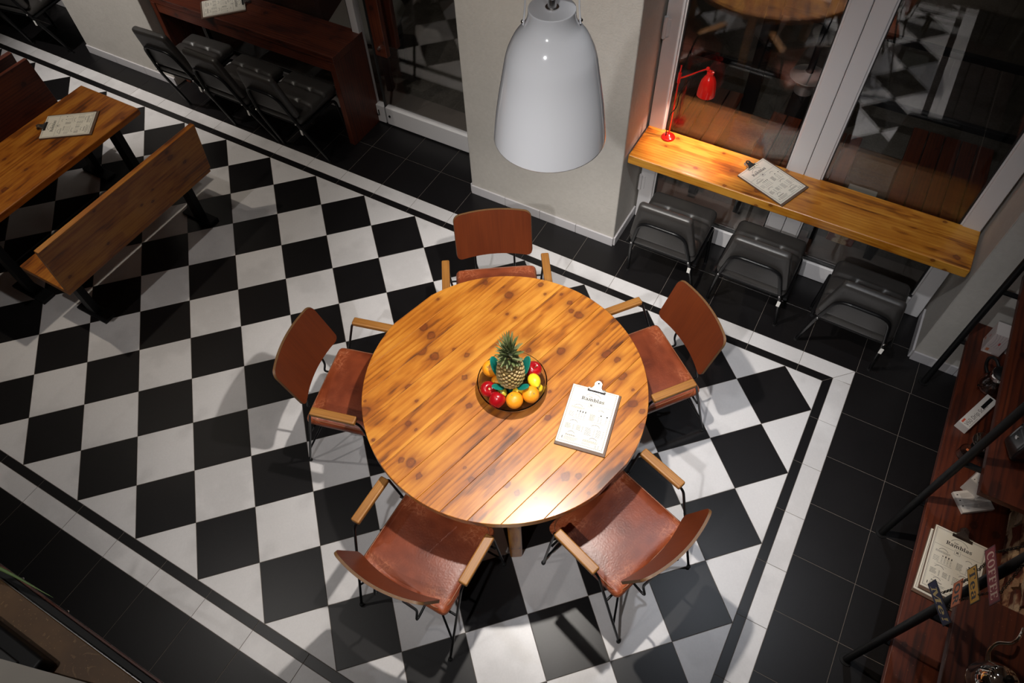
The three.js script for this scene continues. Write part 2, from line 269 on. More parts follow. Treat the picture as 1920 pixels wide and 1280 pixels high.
// ---------------------------------------------------------------- floor: chequered tiles on the diagonal, border bands, dark outer tiles
const D = 0.21567;                                        // half diagonal of a chequer tile
const floor = structure('floor', 'black and white chequered tile floor with banded border');
part(floor, 'grout_bed', box(11.2, 0.12, 7.6, -4.4, -0.0618, 2.7, 0), mats.grout);
{
  const variants = [];
  for (let k = 0; k < 6; k++) variants.push(slab([[0, -D], [D, 0], [0, D], [-D, 0]], 0.012, { inset: 0.0012, bevel: 0.001, lu: 0.9, lv: 0.9, ou: k * 0.37, ov: k * 0.61 }));
  const half = (a, b) => { // clip a diamond at a border line
    let p = [[0, -D], [D, 0], [0, D], [-D, 0]];
    if (b === 0) p = p.filter(([, z]) => z > -0.001); if (b === 12) p = p.filter(([, z]) => z < 0.001); if (a === 0) { p = p.filter(([x]) => x < 0.001); if (b === 0 || b === 12) p.push([0, 0]); }
    return p;
  };
  const cut = new Map();
  for (let b = 0; b <= 12; b++) for (let a = -40; a <= 0; a++) {
    if ((a + b) & 1) continue;
    let g; if (a < 0 && b > 0 && b < 12) g = variants[Math.floor(R() * 6)];
    else { const key = `${Math.max(a, -1)},${b}`; if (!cut.has(key)) { const c = half(a, b); const m = c.reduce((s, q) => [s[0] + q[0] / c.length, s[1] + q[1] / c.length], [0, 0]); c.sort((p, q) => Math.atan2(p[1] - m[1], p[0] - m[0]) - Math.atan2(q[1] - m[1], q[0] - m[0])); cut.set(key, slab(c, 0.012, { inset: 0.0012, bevel: 0.001, lu: 0.9, lv: 0.9, ou: 0.3, ov: b * 0.13 })); } g = cut.get(key); }
    const m = part(floor, 'tile', g, b & 1 ? mats.blackTile : mats.whiteTile); m.position.set(a * D, 0, b * D);
  }
  const NEAR = 12 * D, piece = (name, poly, mat, k = 0) => part(floor, name, slab(poly, 0.012, { inset: 0.0011, bevel: 0.0008, lu: 0.9, lv: 0.9, ou: k * 0.31, ov: k * 0.17 }), mat);
  const rect = (x0, x1, z0, z1) => [[x0, z0], [x1, z0], [x1, z1], [x0, z1]];
  const P = 0.3035, E0 = 0.049, E1 = 0.149;
  const jx = (k) => -0.15 - P * k, jz = (k) => 0.257 + 0.301 * k;
  // band next to the window side
  for (let k = 0; k < 27; k++) {
    piece('band_tile', rect(jx(k + 1), jx(k), -E0, 0), mats.blackTile, k); piece('band_tile', rect(jx(k + 1), jx(k), -E1, -E0), mats.whiteTile, k);
    if (k < 18) { piece('band_tile', rect(jx(k + 1), jx(k), NEAR, NEAR + E0), mats.blackTile, k + 3); piece('band_tile', rect(jx(k + 1), jx(k), NEAR + E0, NEAR + E1), mats.whiteTile, k + 5); }
  }
  piece('band_tile', [[jx(0), 0], [0, 0], [E0, -E0], [jx(0), -E0]], mats.blackTile); piece('band_tile', [[jx(0), -E0], [E0, -E0], [E1, -E1], [jx(0), -E1]], mats.whiteTile, 2);
  piece('band_tile', [[jx(0), NEAR], [0, NEAR], [E0, NEAR + E0], [jx(0), NEAR + E0]], mats.blackTile); piece('band_tile', [[jx(0), NEAR + E0], [E0, NEAR + E0], [E1, NEAR + E1], [jx(0), NEAR + E1]], mats.whiteTile, 2);
  piece('band_tile', [[0, 0], [E0, -E0], [E0, jz(0)], [0, jz(0)]], mats.blackTile); piece('band_tile', [[E0, -E0], [E1, -E1], [E1, -0.049], [E0, -0.045]], mats.whiteTile); piece('band_tile', rect(E0, E1, -0.047, jz(0)), mats.whiteTile, 3);
  for (let k = 0; k < 8; k++) { const z1 = Math.min(jz(k + 1), NEAR); if (z1 - jz(k) < 0.02) continue; piece('band_tile', rect(0, E0, jz(k), z1), mats.blackTile, k); piece('band_tile', rect(E0, E1, jz(k), z1), mats.whiteTile, k + 1); }
  piece('band_tile', [[E0, NEAR], [E1, NEAR], [E1, NEAR + E1], [E0, NEAR + E0]], mats.whiteTile);
  // dark outer tiles
  for (let r = 0; r < 2; r++) for (let k = -4; k < 27; k++) piece('paving_tile', rect(jx(k + 1), jx(k), -E1 - P * (r + 1), -E1 - P * r), mats.blackTile, k + 40 * r);
  for (let r = 0; r < 3; r++) for (let k = 0; k < 10; k++) piece('paving_tile', rect(E1 + P * r, E1 + P * (r + 1), -E1 + 0.3015 * k, -E1 + 0.3015 * (k + 1)), mats.blackTile, k + 17 * r);
  for (let r = 0; r < 2; r++) for (let k = 1; k < 18; k++) piece('paving_tile', rect(jx(k + 1), jx(k), NEAR + E1 + P * r, NEAR + E1 + P * (r + 1)), mats.blackTile, k + 23 * r);
}
structMesh('floor_bar_side', 'dark floor behind the bar', [box(11.2, 0.1, 3.2, -4.4, -0.052, 4.95, 0)], mats.blackTile);

// ---------------------------------------------------------------- room shell
const CEIL = 4.3, GZ = -0.735;
structMesh('ceiling', 'plain ceiling high above the room', box(11.4, 0.2, 8.2, -4.4, CEIL + 0.1, 2.75, 0), mats.ceiling);
structMesh('wall_left', 'plain wall closing the far end of the room', box(0.2, CEIL, 8.2, -9.4, CEIL / 2, 2.75, 0), mats.rearWall);
structMesh('wall_rear', 'plain wall behind the bar', box(11.4, CEIL, 0.2, -4.4, CEIL / 2, 6.7, 0), mats.rearWall);
function uvWorld(g, s = 1.2) { g = plain(g); const p = g.attributes.position, n = g.attributes.normal, uv = g.attributes.uv; for (let i = 0; i < p.count; i++) { const ax = Math.abs(n.getX(i)), ay = Math.abs(n.getY(i)); const x = p.getX(i), y = p.getY(i), z = p.getZ(i); uv.setXY(i, (ax > 0.7 ? z : x) / s, (ay > 0.7 ? z : y) / s); } return g; }
structMesh('wall_window_left', 'cream plaster pier beside the dark wooden counter', uvWorld(box(1.03, CEIL, 0.75, -5.858, CEIL / 2, -0.70, 0.006)), mats.plaster);
structMesh('wall_window_middle', 'cream plaster pier between glass door and window', uvWorld(box(1.08, CEIL, 0.7, -2.03, CEIL / 2, -0.735, 0.006)), mats.plaster);
structMesh('wall_window_right', 'cream plaster pier behind the shelf rack', uvWorld(box(0.9, CEIL, 0.7, 0.845, CEIL / 2, -0.745, 0.006)), mats.plaster);
structMesh('wall_window_top', 'plaster wall above the windows', uvWorld(box(10.4, CEIL - 2.9, 0.4, -4.1, (CEIL + 2.9) / 2, -0.95, 0)), mats.plaster);
function skirting(name, label, runs) { // runs: [x0, z0, x1, z1] pieces of skirting tile
  const g = structure(name, label);
  for (const [x0, z0, x1, z1, ox, oz] of runs) {
    const L = Math.hypot(x1 - x0, z1 - z0), n = Math.max(1, Math.round(L / 0.3));
    for (let k = 0; k < n; k++) {
      const m = part(g, 'tile', box(L / n - 0.002, 0.072, 0.012, 0, 0, 0, 0.0025), mats.skirting);
      const t = (k + 0.5) / n; m.position.set(x0 + (x1 - x0) * t + ox * 0.006, 0.036, z0 + (z1 - z0) * t + oz * 0.006); m.rotation.y = -Math.atan2(z1 - z0, x1 - x0);
    }
  }
}
skirting('baseboard_left', 'grey skirting tiles along the left pier', [[-6.373, -0.325, -5.343, -0.325, 0, 1]]);
skirting('baseboard_middle', 'grey skirting tiles along the middle pier', [[-2.57, -0.385, -1.49, -0.385, 0, 1], [-1.49, -0.385, -1.49, -0.72, 1, 0], [-2.57, -0.385, -2.57, -0.72, -1, 0]]);
skirting('baseboard_right', 'beige skirting tiles along the right pier', [[0.395, -0.395, 0.88, -0.395, 0, 1], [0.395, -0.395, 0.395, -0.73, -1, 0]]);

// brick wall behind the shelves
{
  const w = structure('wall_right', 'rough brick wall washed with old white paint');
  part(w, 'mortar_bed', box(0.3, CEIL, 7.1, 1.045, CEIL / 2, 3.15, 0), mats.mortar);
  const geos = [];
  for (let k = 0; k < 8; k++) {
    let g = new THREE.BoxGeometry(0.05, 0.058, 0.205, 1, 2, 4); g.deleteAttribute('normal'); const uvA = g.attributes.uv; g.deleteAttribute('uv'); g = mergeVertices(g, 1e-5);
    const p = g.attributes.position, r = rng(k * 31 + 3); for (let i = 0; i < p.count; i++) { const e = Math.abs(p.getZ(i)) > 0.1 || Math.abs(p.getY(i)) > 0.028 ? 1 : 0.5; p.setXYZ(i, p.getX(i) + (r() - 0.5) * 0.014, p.getY(i) + (r() - 0.5) * 0.012 * e, p.getZ(i) + (r() - 0.5) * 0.016 * e); }
    g = g.toNonIndexed(); g.computeVertexNormals(); const q = g.attributes.position, uv = new Float32Array(q.count * 2); for (let i = 0; i < q.count; i++) { uv[2 * i] = (q.getZ(i) + q.getX(i)) / 0.35 + k * 0.23; uv[2 * i + 1] = (q.getY(i) + q.getX(i)) / 0.35 + k * 0.41; } g.setAttribute('uv', new THREE.BufferAttribute(uv, 2)); geos.push(g);
  }
  const bm = [M(0xffffff, 0.85, 0, { map: brickTex }), M([1.0, 0.93, 0.84], 0.85, 0, { map: brickTex }), M([0.78, 0.6, 0.5], 0.7, 0, { map: brickTex })];
  for (let row = 0; row < 17; row++) for (let k = 0; k < 15; k++) {
    const z = -0.28 + k * 0.219 + (row & 1 ? 0.11 : 0); if (z > 2.95) continue;
    const m = part(w, 'brick', geos[Math.floor(R() * 8)], bm[Math.floor(R() * 3)]); m.position.set(0.893 + (R() - 0.5) * 0.012, 0.06 + row * 0.074, z);
  }
}

// ---------------------------------------------------------------- windows and glass door
function leaf(name, label, x0, x1, { stile = 0.09, rail = 0.13, top = 2.9, z = GZ, hinges = false } = {}) {
  const g = structure(name, label), t = 0.06, w = x1 - x0;
  part(g, 'frame_stile', [box(stile, top, t, x0 + stile / 2, top / 2, z, 0.006), box(0.012, top - 0.3, t * 0.5, x0 + stile + 0.004, top / 2, z, 0.002)], mats.frame);
  part(g, 'frame_stile', [box(stile, top, t, x1 - stile / 2, top / 2, z, 0.006), box(0.012, top - 0.3, t * 0.5, x1 - stile - 0.004, top / 2, z, 0.002)], mats.frame);
  part(g, 'frame_rail', [box(w - 2 * stile, rail, t, (x0 + x1) / 2, rail / 2, z, 0.006)], mats.frame);
  part(g, 'frame_rail', [box(w - 2 * stile, 0.1, t, (x0 + x1) / 2, top - 0.05, z, 0.006)], mats.frame);
  part(g, 'gasket', [box(0.006, top - rail - 0.1, 0.03, x0 + stile + 0.012, (top + rail) / 2 - 0.05, z, 0), box(0.006, top - rail - 0.1, 0.03, x1 - stile - 0.012, (top + rail) / 2 - 0.05, z, 0), box(w - 2 * stile, 0.006, 0.03, (x0 + x1) / 2, rail + 0.002, z, 0)], mats.gasket);
  for (const dz of [0.009, -0.009]) part(g, 'pane', box(w - 2 * stile - 0.012, top - rail - 0.1, 0.004, (x0 + x1) / 2, (top + rail) / 2 - 0.05, z + dz, 0), mats.glass);
  if (hinges) for (const y of [0.25, 1.32, 2.5]) part(g, 'hinge', [cyl(0.011, 0.011, 0.12, x0 + 0.006, y, z + 0.036, 12), box(0.03, 0.1, 0.006, x0 + 0.02, y + 0.06, z + 0.033, 0.001)], mats.frame);
  return g;
}
leaf('window_1', 'white framed window leaf beside the red desk lamp', -1.475, -0.547, { stile: 0.092, hinges: true });
leaf('window_2', 'white framed window leaf next to the shelf rack pier', -0.545, 0.375, { stile: 0.09 });
leaf('window_3', 'white framed fixed glazing behind the dark counter', -5.33, -3.61, { stile: 0.06, rail: 0.15 });
leaf('window_4', 'white framed fixed glazing beyond the left pier', -9.2, -6.38, { stile: 0.06, rail: 0.15 });
{ // frameless glass door with a low white rail
  const g = structure('door_1', 'glass door with white bottom rail and wooden pull');
  part(g, 'side_light', box(0.072, 2.75, 0.008, -3.571, 1.525, GZ, 0), mats.glass);
  part(g, 'bottom_rail', box(0.072, 0.15, 0.05, -3.571, 0.085, GZ, 0.004), mats.frame);
  const br = part(g, 'bottom_rail', box(0.94, 0.15, 0.05, -3.052, 0.085, GZ, 0.006), mats.frame);
  part(br, 'lock', [cyl(0.009, 0.009, 0.006, 0, 0, 0, 14).rotateX(Math.PI / 2).translate(-3.49, 0.09, GZ + 0.025)], mats.blackMatte);
  part(br, 'catch', rod([[-3.585, 0.12, GZ + 0.03], [-3.585, 0.075, GZ + 0.03], [-3.595, 0.068, GZ + 0.03], [-3.603, 0.08, GZ + 0.03]], 0.004, { sides: 6 }), mats.blackMatte);
  for (const dz of [0.004, -0.004]) part(g, 'pane', box(0.95, 2.75, 0.003, -3.052, 1.535, GZ + dz, 0), mats.glass);
  part(g, 'edge_seal', box(0.008, 2.9, 0.02, -3.532, 1.45, GZ, 0), mats.gasket);
  const h = part(g, 'pull_handle', grain(box(0.1, 1.1, 0.04, -3.405, 1.2, GZ + 0.06, 0.006), 'y', 1.8, 0.9), mats.darkWood, 'reddish wooden pull');
  for (const y of [0.72, 1.68]) part(h, 'bolt', [cyl(0.011, 0.011, 0.1, 0, 0, 0, 12).rotateX(Math.PI / 2).translate(-3.405, y, GZ + 0.0), sphere(0.013, -3.405, y, GZ + 0.082, 12, 8)], mats.chrome);
  const h2 = part(g, 'pull_handle', grain(box(0.1, 1.1, 0.04, -3.405, 1.2, GZ - 0.06, 0.006), 'y', 1.8, 0.9, 0.3), mats.darkWood);
  part(g, 'floor_stop', box(0.12, 0.012, 0.05, -2.66, 0.008, GZ + 0.09, 0.003), mats.steel);
  part(g, 'head_rail', box(1.02, 0.1, 0.06, -3.09, 2.86, GZ, 0.004), mats.frame);
}

// ---------------------------------------------------------------- round table
const TA = THREE.MathUtils.degToRad(74.36), TC = [-1.337, 1.273];
{
  const t = thing('round_table', 'round pine plank table with five leather armchairs around it', 'table', [TC[0], 0, TC[1]], TA);
  const top = new THREE.Group(); top.name = 'table_top'; t.add(top);
  const RAD = 0.65;
  for (let k = -7; k < 7; k++) {
    const v0 = Math.max(0.0145 + k * 0.109, -RAD), v1 = Math.min(0.0145 + (k + 1) * 0.109, RAD); if (v1 - v0 < 0.012) continue;
    const poly = [], arc = (s) => { const n = 14; for (let i = 0; i <= n; i++) { const v = s > 0 ? v0 + (v1 - v0) * (i / n) : v1 - (v1 - v0) * (i / n); const x = Math.sqrt(Math.max(RAD * RAD - v * v, 0)); if (x < 0.004 && poly.length) continue; poly.push([s * x, v]); } };
    arc(1); arc(-1);
    const clean = poly.filter((p, i) => { const q = poly[(i + 1) % poly.length]; return Math.hypot(p[0] - q[0], p[1] - q[1]) > 0.002; });
    const g = slab(clean, 0.036, { inset: 0.0004, bevel: 0.0016, lu: 1.34, lv: 1.34, ou: 0.5, ov: 0.5 });
    const m = part(top, 'plank', g, mats.tableTop); m.position.y = 0.75;
  }
  part(t, 'apron', [box(0.95, 0.055, 0.09, 0, 0.685, -0.25, 0.004), box(0.95, 0.055, 0.09, 0, 0.685, 0.25, 0.004), box(0.09, 0.05, 0.62, 0.0, 0.6835, 0, 0.004)].map((g) => grain(g, 'x', 1.8, 0.9)), mats.pine);
  for (const a of [57, 200, -87]) {
    const th = THREE.MathUtils.degToRad(a) + TA; // world angle in x,z turned into the table frame
    const g = grain(new RoundedBoxGeometry(0.062, 0.75, 0.062, 3, 0.012), 'y', 1.8, 0.9, a);
    const m = part(t, 'leg', g, mats.pine); const dx = Math.cos(th), dz = Math.sin(th);
    m.position.set(dx * 0.545, 0.362, dz * 0.545); m.rotation.set(0, -th, 0); m.rotateZ(-0.085);
    m.scale.y = 0.955;
  }
}

// ---------------------------------------------------------------- leather armchairs
function curvedPanel(w, h, bulge, t, r, lean) { // front, back, edge geometries; edges bend forward (+z)
  const cols = [], N = 30; for (let i = 0; i <= N; i++) { const s = i / N * 2 - 1; cols.push(Math.sin(s * Math.PI / 2) * w / 2); }
  const hv = (x) => { const e = Math.abs(x) - (w / 2 - r); return e <= 0 ? h / 2 : h / 2 - r + Math.sqrt(Math.max(r * r - e * e, 0)); };
  const at = (x, v, off) => { const k = 2 * bulge / ((w / 2) ** 2); const nz = 1 / Math.hypot(1, k * x), nx = -k * x * nz; const z = bulge * (x / (w / 2)) ** 2; const P = V3(x + nx * off, v, z + nz * off); P.z -= Math.tan(lean) * P.y; return P; };
  const rows = 8, out = [];
  for (const s of [1, -1]) {
    const pos = [], uv = [], idx = [];
    cols.forEach((x) => { for (let j = 0; j <= rows; j++) { const v = (j / rows * 2 - 1) * hv(x); const P = at(x, v, s * t / 2); pos.push(P.x, P.y, P.z); uv.push(x + 0.3, v + 0.2); } });
    for (let i = 0; i < N; i++) for (let j = 0; j < rows; j++) { const a = i * (rows + 1) + j, b = a + rows + 1; s > 0 ? idx.push(a, b, a + 1, b, b + 1, a + 1) : idx.push(a, a + 1, b, b, a + 1, b + 1); }
    const g = new THREE.BufferGeometry(); g.setAttribute('position', new THREE.Float32BufferAttribute(pos, 3)); g.setAttribute('uv', new THREE.Float32BufferAttribute(uv, 2)); g.setIndex(idx); g.computeVertexNormals(); out.push(g);
  }
  const loop = [...cols.map((x) => [x, hv(x)]), ...cols.slice().reverse().map((x) => [x, -hv(x)])], pos = [], uv = [], idx = [];
  loop.push(loop[0]); loop.forEach(([x, v]) => { for (const s of [1, -1]) { const P = at(x, v, s * t / 2); pos.push(P.x, P.y, P.z); uv.push(0.5, s > 0 ? 0.01 : 0.99); } });
  for (let i = 0; i < loop.length - 1; i++) { const a = 2 * i; idx.push(a, a + 2, a + 1, a + 1, a + 2, a + 3); }
  const e = new THREE.BufferGeometry(); e.setAttribute('position', new THREE.Float32BufferAttribute(pos, 3)); e.setAttribute('uv', new THREE.Float32BufferAttribute(uv, 2)); e.setIndex(idx); e.computeVertexNormals();
  return { faces: merge(out), edge: e };
}
function makeArmchair(label, group) {
  const c = thing('leather_armchair', label, 'chair', [0, 0, 0], 0, group); // faces +z
  const seatTop = (a, b) => 0.012 * (1 - a * a) * (1 - b * b) - 0.006 * smooth(0.7, 1, b);
  const seat = part(c, 'seat', cushion(0.455, 0.062, 0.43, 0.03, seatTop, 26, 26).translate(0, 0.428, 0.045), mats.leather, 'tan leather seat pad');
  const pipe = []; const pr = 0.05, hw = 0.2165, hd = 0.204; for (const [sx, sz] of [[1, 1], [-1, 1], [-1, -1], [1, -1]]) for (let k = 0; k <= 5; k++) { const a0 = { '1,1': 0, '-1,1': 1, '-1,-1': 2, '1,-1': 3 }[`${sx},${sz}`] * Math.PI / 2 + k / 5 * Math.PI / 2; pipe.push([sx * (hw - pr) + Math.cos(a0) * pr, 0.452, 0.045 + sz * (hd - pr) + Math.sin(a0) * pr]); }
  part(seat, 'piping', rod(pipe, 0.0032, { closed: true, sides: 6 }), mats.leatherDark);
  part(c, 'seat_pan', box(0.42, 0.014, 0.4, 0, 0.3925, 0.045, 0.004), mats.blackMatte);
  const b = curvedPanel(0.415, 0.25, 0.036, 0.0125, 0.032, 0.33);
  const back = part(c, 'backrest', b.faces.translate(0, 0.685, -0.222), mats.veneer, 'curved red brown plywood backrest');
  part(back, 'plywood_edge', b.edge.translate(0, 0.685, -0.222), mats.ply, 'striped plywood edge');
  for (const s of [-1, 1]) part(back, 'screw', [cyl(0.008, 0.008, 0.004, 0, 0, 0, 10).rotateX(Math.PI / 2).translate(s * 0.11, 0.66, -0.228)], mats.blackMatte);
  for (const s of [-1, 1]) {
    const x0 = s * 0.252, x1 = s * 0.266;
    part(c, 'side_frame', rod([[x0, 0.012, -0.25], [x1, 0.632, -0.072], [x1, 0.632, 0.172], [x0, 0.012, 0.25]], 0.0062, { rad: 0.035, sides: 8 }), mats.blackMetal);
    const arm = part(c, 'armrest', grain(new RoundedBoxGeometry(0.042, 0.026, 0.225, 2, 0.007), 'z', 0.6, 0.1, s * 0.3, 0.1).translate(x1, 0.65, 0.05), mats.oak, 'pale oak armrest');
    for (const z of [-0.25, 0.25]) part(c, 'foot', lathe([[0, 0], [0.0095, 0], [0.0105, 0.012], [0.008, 0.026], [0, 0.026]], 12).translate(s * 0.252, 0, z), mats.rubber);
    // back support: runs under the seat, turns up to the backrest
    part(c, 'back_support', rod([[s * 0.11, 0.383, 0.12], [s * 0.11, 0.383, -0.13], [s * 0.11, 0.352, -0.232], [s * 0.11, 0.44, -0.205], [s * 0.11, 0.70, -0.238]], 0.0058, { rad: 0.03, sides: 8 }), mats.blackMetal);
  }
  for (const [z, y] of [[-0.134, 0.392], [0.195, 0.386]]) part(c, 'cross_rod', rod([[-0.259, y, z], [0.259, y, z]], 0.0055, { sides: 8 }), mats.blackMetal);
  part(c, 'stretcher', rod([[-0.2545, 0.16, 0.227], [0.2545, 0.16, 0.227]], 0.0055, { sides: 8 }), mats.blackMetal);
  part(c, 'stretcher', rod([[-0.2545, 0.18, -0.2], [-0.12, 0.385, -0.1]], 0.005, { sides: 8 }), mats.blackMetal);
  part(c, 'stretcher', rod([[0.2545, 0.18, -0.2], [0.12, 0.385, -0.1]], 0.005, { sides: 8 }), mats.blackMetal);
  return c;
}
{
  const grp = 'leather armchairs around the round table';
  const spots = [ // x, z, facing (ux, uz), label
    [-0.594, 1.529, -0.952, -0.309, 'leather armchair at round table, on the side of the menu and nearest the shelf rack'],
    [-1.33, 2.04, 0, -1, 'leather armchair at round table, with its back to the bar'],
    [-2.104, 1.4955, 0.967, -0.255, 'leather armchair at round table, with its back to the wooden benches'],
    [-1.775, 0.603, 0.552, 0.834, 'leather armchair at round table, with its back to the middle plaster pier'],
    [-0.84, 0.667, -0.619, 0.785, 'leather armchair at round table, with its back to the black window chairs'],
  ];
  const first = makeArmchair(spots[0][4], grp);
  spots.forEach(([x, z, ux, uz, label], i) => { const turn = Math.atan2(ux, uz); if (!i) { first.position.set(x, 0, z); first.rotation.y = turn; } else copyOf(first, [x, 0, z], turn, label, grp); });
}

// ---------------------------------------------------------------- pendant lamp over the table
{
  const p = thing('pendant_lamp', 'glossy white bell pendant lamp hanging over the round table', 'lamp', [PENDANT.x, PENDANT.y, PENDANT.z], 0.51);
  const prof = [[0.15, 0], [0.148, 0.02], [0.143, 0.06], [0.137, 0.1], [0.131, 0.135], [0.1225, 0.18], [0.1115, 0.235], [0.102, 0.262], [0.0905, 0.285], [0.078, 0.302], [0.067, 0.315], [0.06, 0.328], [0.0565, 0.342], [0.0555, 0.356]];
  const curve = new THREE.SplineCurve(prof.map(([r, y]) => new THREE.Vector2(r, y))).getPoints(60).map((v) => [v.x, v.y]);
  part(p, 'shade', lathe([[0.1475, 0.0008], ...curve, [0.055, 0.3575], [0.0535, 0.358], [0.0001, 0.358]], 72), mats.shade, 'glossy white bell shade');
  part(p, 'inner_shade', lathe([...curve.filter((_, i) => i % 3 === 0).map(([r, y]) => [Math.max(r - 0.0028, 0), y + 0.0008]), [0.0001, 0.345]], 56), mats.shadeInner);
  const strap = (s) => rod([[s * 0.0665, 0.32, 0], [s * 0.0615, 0.36, 0], [s * 0.06, 0.43, 0], [s * 0.03, 0.475, 0], [0, 0.482, 0]], 0.0022, { rad: 0.02, sides: 8, squash: 3 });
  part(p, 'hanger_bow', [strap(1), strap(-1)], mats.shade);
  for (const s of [-1, 1]) part(p, 'rivet', sphere(0.005, s * 0.067, 0.326, 0, 10, 8), mats.steel);
  part(p, 'cord_grip', [cyl(0.012, 0.008, 0.022, 0, 0.357, 0, 16), cyl(0.016, 0.016, 0.004, 0, 0.357, 0, 16)], mats.steel);
  part(p, 'cord', rod([[0, 0.375, 0], [0.002, 0.6, 0], [0, CEIL - PENDANT.y - 0.03, 0]], 0.004, { sides: 8 }), M([0.5, 0.5, 0.5], 0.5));
  part(p, 'ceiling_rose', lathe([[0, 0], [0.05, 0], [0.055, -0.01], [0.05, -0.03], [0, -0.035]].map(([r, y]) => [r, CEIL - PENDANT.y + y]).reverse(), 24), mats.shade);
  part(p, 'lamp_holder', cyl(0.02, 0.022, 0.1, 0, 0.245, 0, 16), mats.shade);
  const bulbMat = M([1, 0.95, 0.85], 0.4); bulbMat.emissive = new THREE.Color().setRGB(...PENDANT.color); bulbMat.emissiveIntensity = 6;
  part(p, 'bulb', sphere(0.03, 0, 0.2, 0, 16, 12), bulbMat);
  const l = new THREE.PointLight(new THREE.Color().setRGB(...PENDANT.color), PENDANT.candela, 0, 2); l.name = 'pendant_light'; l.position.set(0, 0.165, 0); l.castShadow = true; l.shadow.radius = 1.2; p.add(l);
}

// ---------------------------------------------------------------- ceiling spotlights (out of frame, on the ceiling)
CEILING_SPOTS.forEach(([x, y, z, tx, ty, tz, cd, ang, pen, col], i) => {
  const names = ['over the shelf rack side of the floor', 'over the black window chairs', 'over the middle pier', 'over the chequered floor', 'over the bench table', 'over the left pier', 'over the window end of the shelf rack', 'over the dark panel counter', 'aimed at the clipboards on the shelf rack', 'over the bar edge'];
  const s = thing('ceiling_spotlight', `black cylinder spotlight on the ceiling ${names[i]}`, 'spotlight', [x, y, z], 0, 'ceiling spotlights');
  const dir = V3(tx - x, ty - y, tz - z).normalize(), q = new THREE.Quaternion().setFromUnitVectors(V3(0, -1, 0), dir);
  const head = part(s, 'head', lathe([[0, 0.1], [0.04, 0.1], [0.045, 0.09], [0.045, -0.05], [0.04, -0.05], [0.038, -0.02], [0, -0.02]].reverse(), 24), mats.blackMatte); head.quaternion.copy(q);
  const em = M([0.9, 0.9, 0.9], 0.4); em.emissive = new THREE.Color().setRGB(...col); em.emissiveIntensity = 8;
  const lens = part(s, 'lens', cyl(0.036, 0.036, 0.004, 0, -0.026, 0, 24), em); lens.quaternion.copy(q);
  part(s, 'stem', rod([[0, 0.05, 0], [0, CEIL - y, 0]], 0.008), mats.blackMatte);
  const l = new THREE.SpotLight(new THREE.Color().setRGB(...col), cd, 0, THREE.MathUtils.degToRad(ang), pen, 2); l.name = 'spot_light'; l.position.copy(dir.clone().multiplyScalar(0.06)); l.castShadow = true; l.shadow.radius = 2;
  s.add(l); l.target.position.set(tx - x, ty - y, tz - z); s.add(l.target); l.target.name = 'spot_target';
});

// ---------------------------------------------------------------- window counter with its black chairs
{
  const c = thing('window_counter', 'honey pine counter running along the window with the red lamp', 'counter', [0, 0, 0]);
  part(c, 'counter_top', grain(new RoundedBoxGeometry(1.853, 0.06, 0.31, 3, 0.009).translate(-0.5485, 0.72, -0.563), 'x', 1.8, 0.9, 0.12, 0.3), mats.pine);
  for (const x of [-1.43, 0.335]) part(c, 'bracket', [box(0.03, 0.006, 0.24, x, 0.6865, -0.575, 0.001), box(0.03, 0.2, 0.006, x, 0.588, -0.698, 0.001), rod([[x, 0.685, -0.5], [x, 0.53, -0.694]], 0.006, { sides: 6 })], mats.frame);
}
{
  const c = thing('panel_counter', 'dark red brown counter with solid end panels in front of the glazing', 'counter', [0, 0, 0]);
  part(c, 'counter_top', grain(new RoundedBoxGeometry(1.72, 0.05, 0.335, 2, 0.004).translate(-4.465, 0.71, -0.5675), 'x', 1.8, 0.9), mats.darkWood);
  part(c, 'front_rail', grain(box(1.62, 0.075, 0.03, -4.465, 0.6465, -0.42, 0.003), 'x', 1.8, 0.9, 0.4, 0.2), mats.darkWood);
  for (const x of [-3.63, -5.3]) part(c, 'end_panel', grain(box(0.05, 0.684, 0.335, x, 0.342, -0.5675, 0.003), 'y', 1.8, 0.9, x, 0.2), mats.darkWood);
}
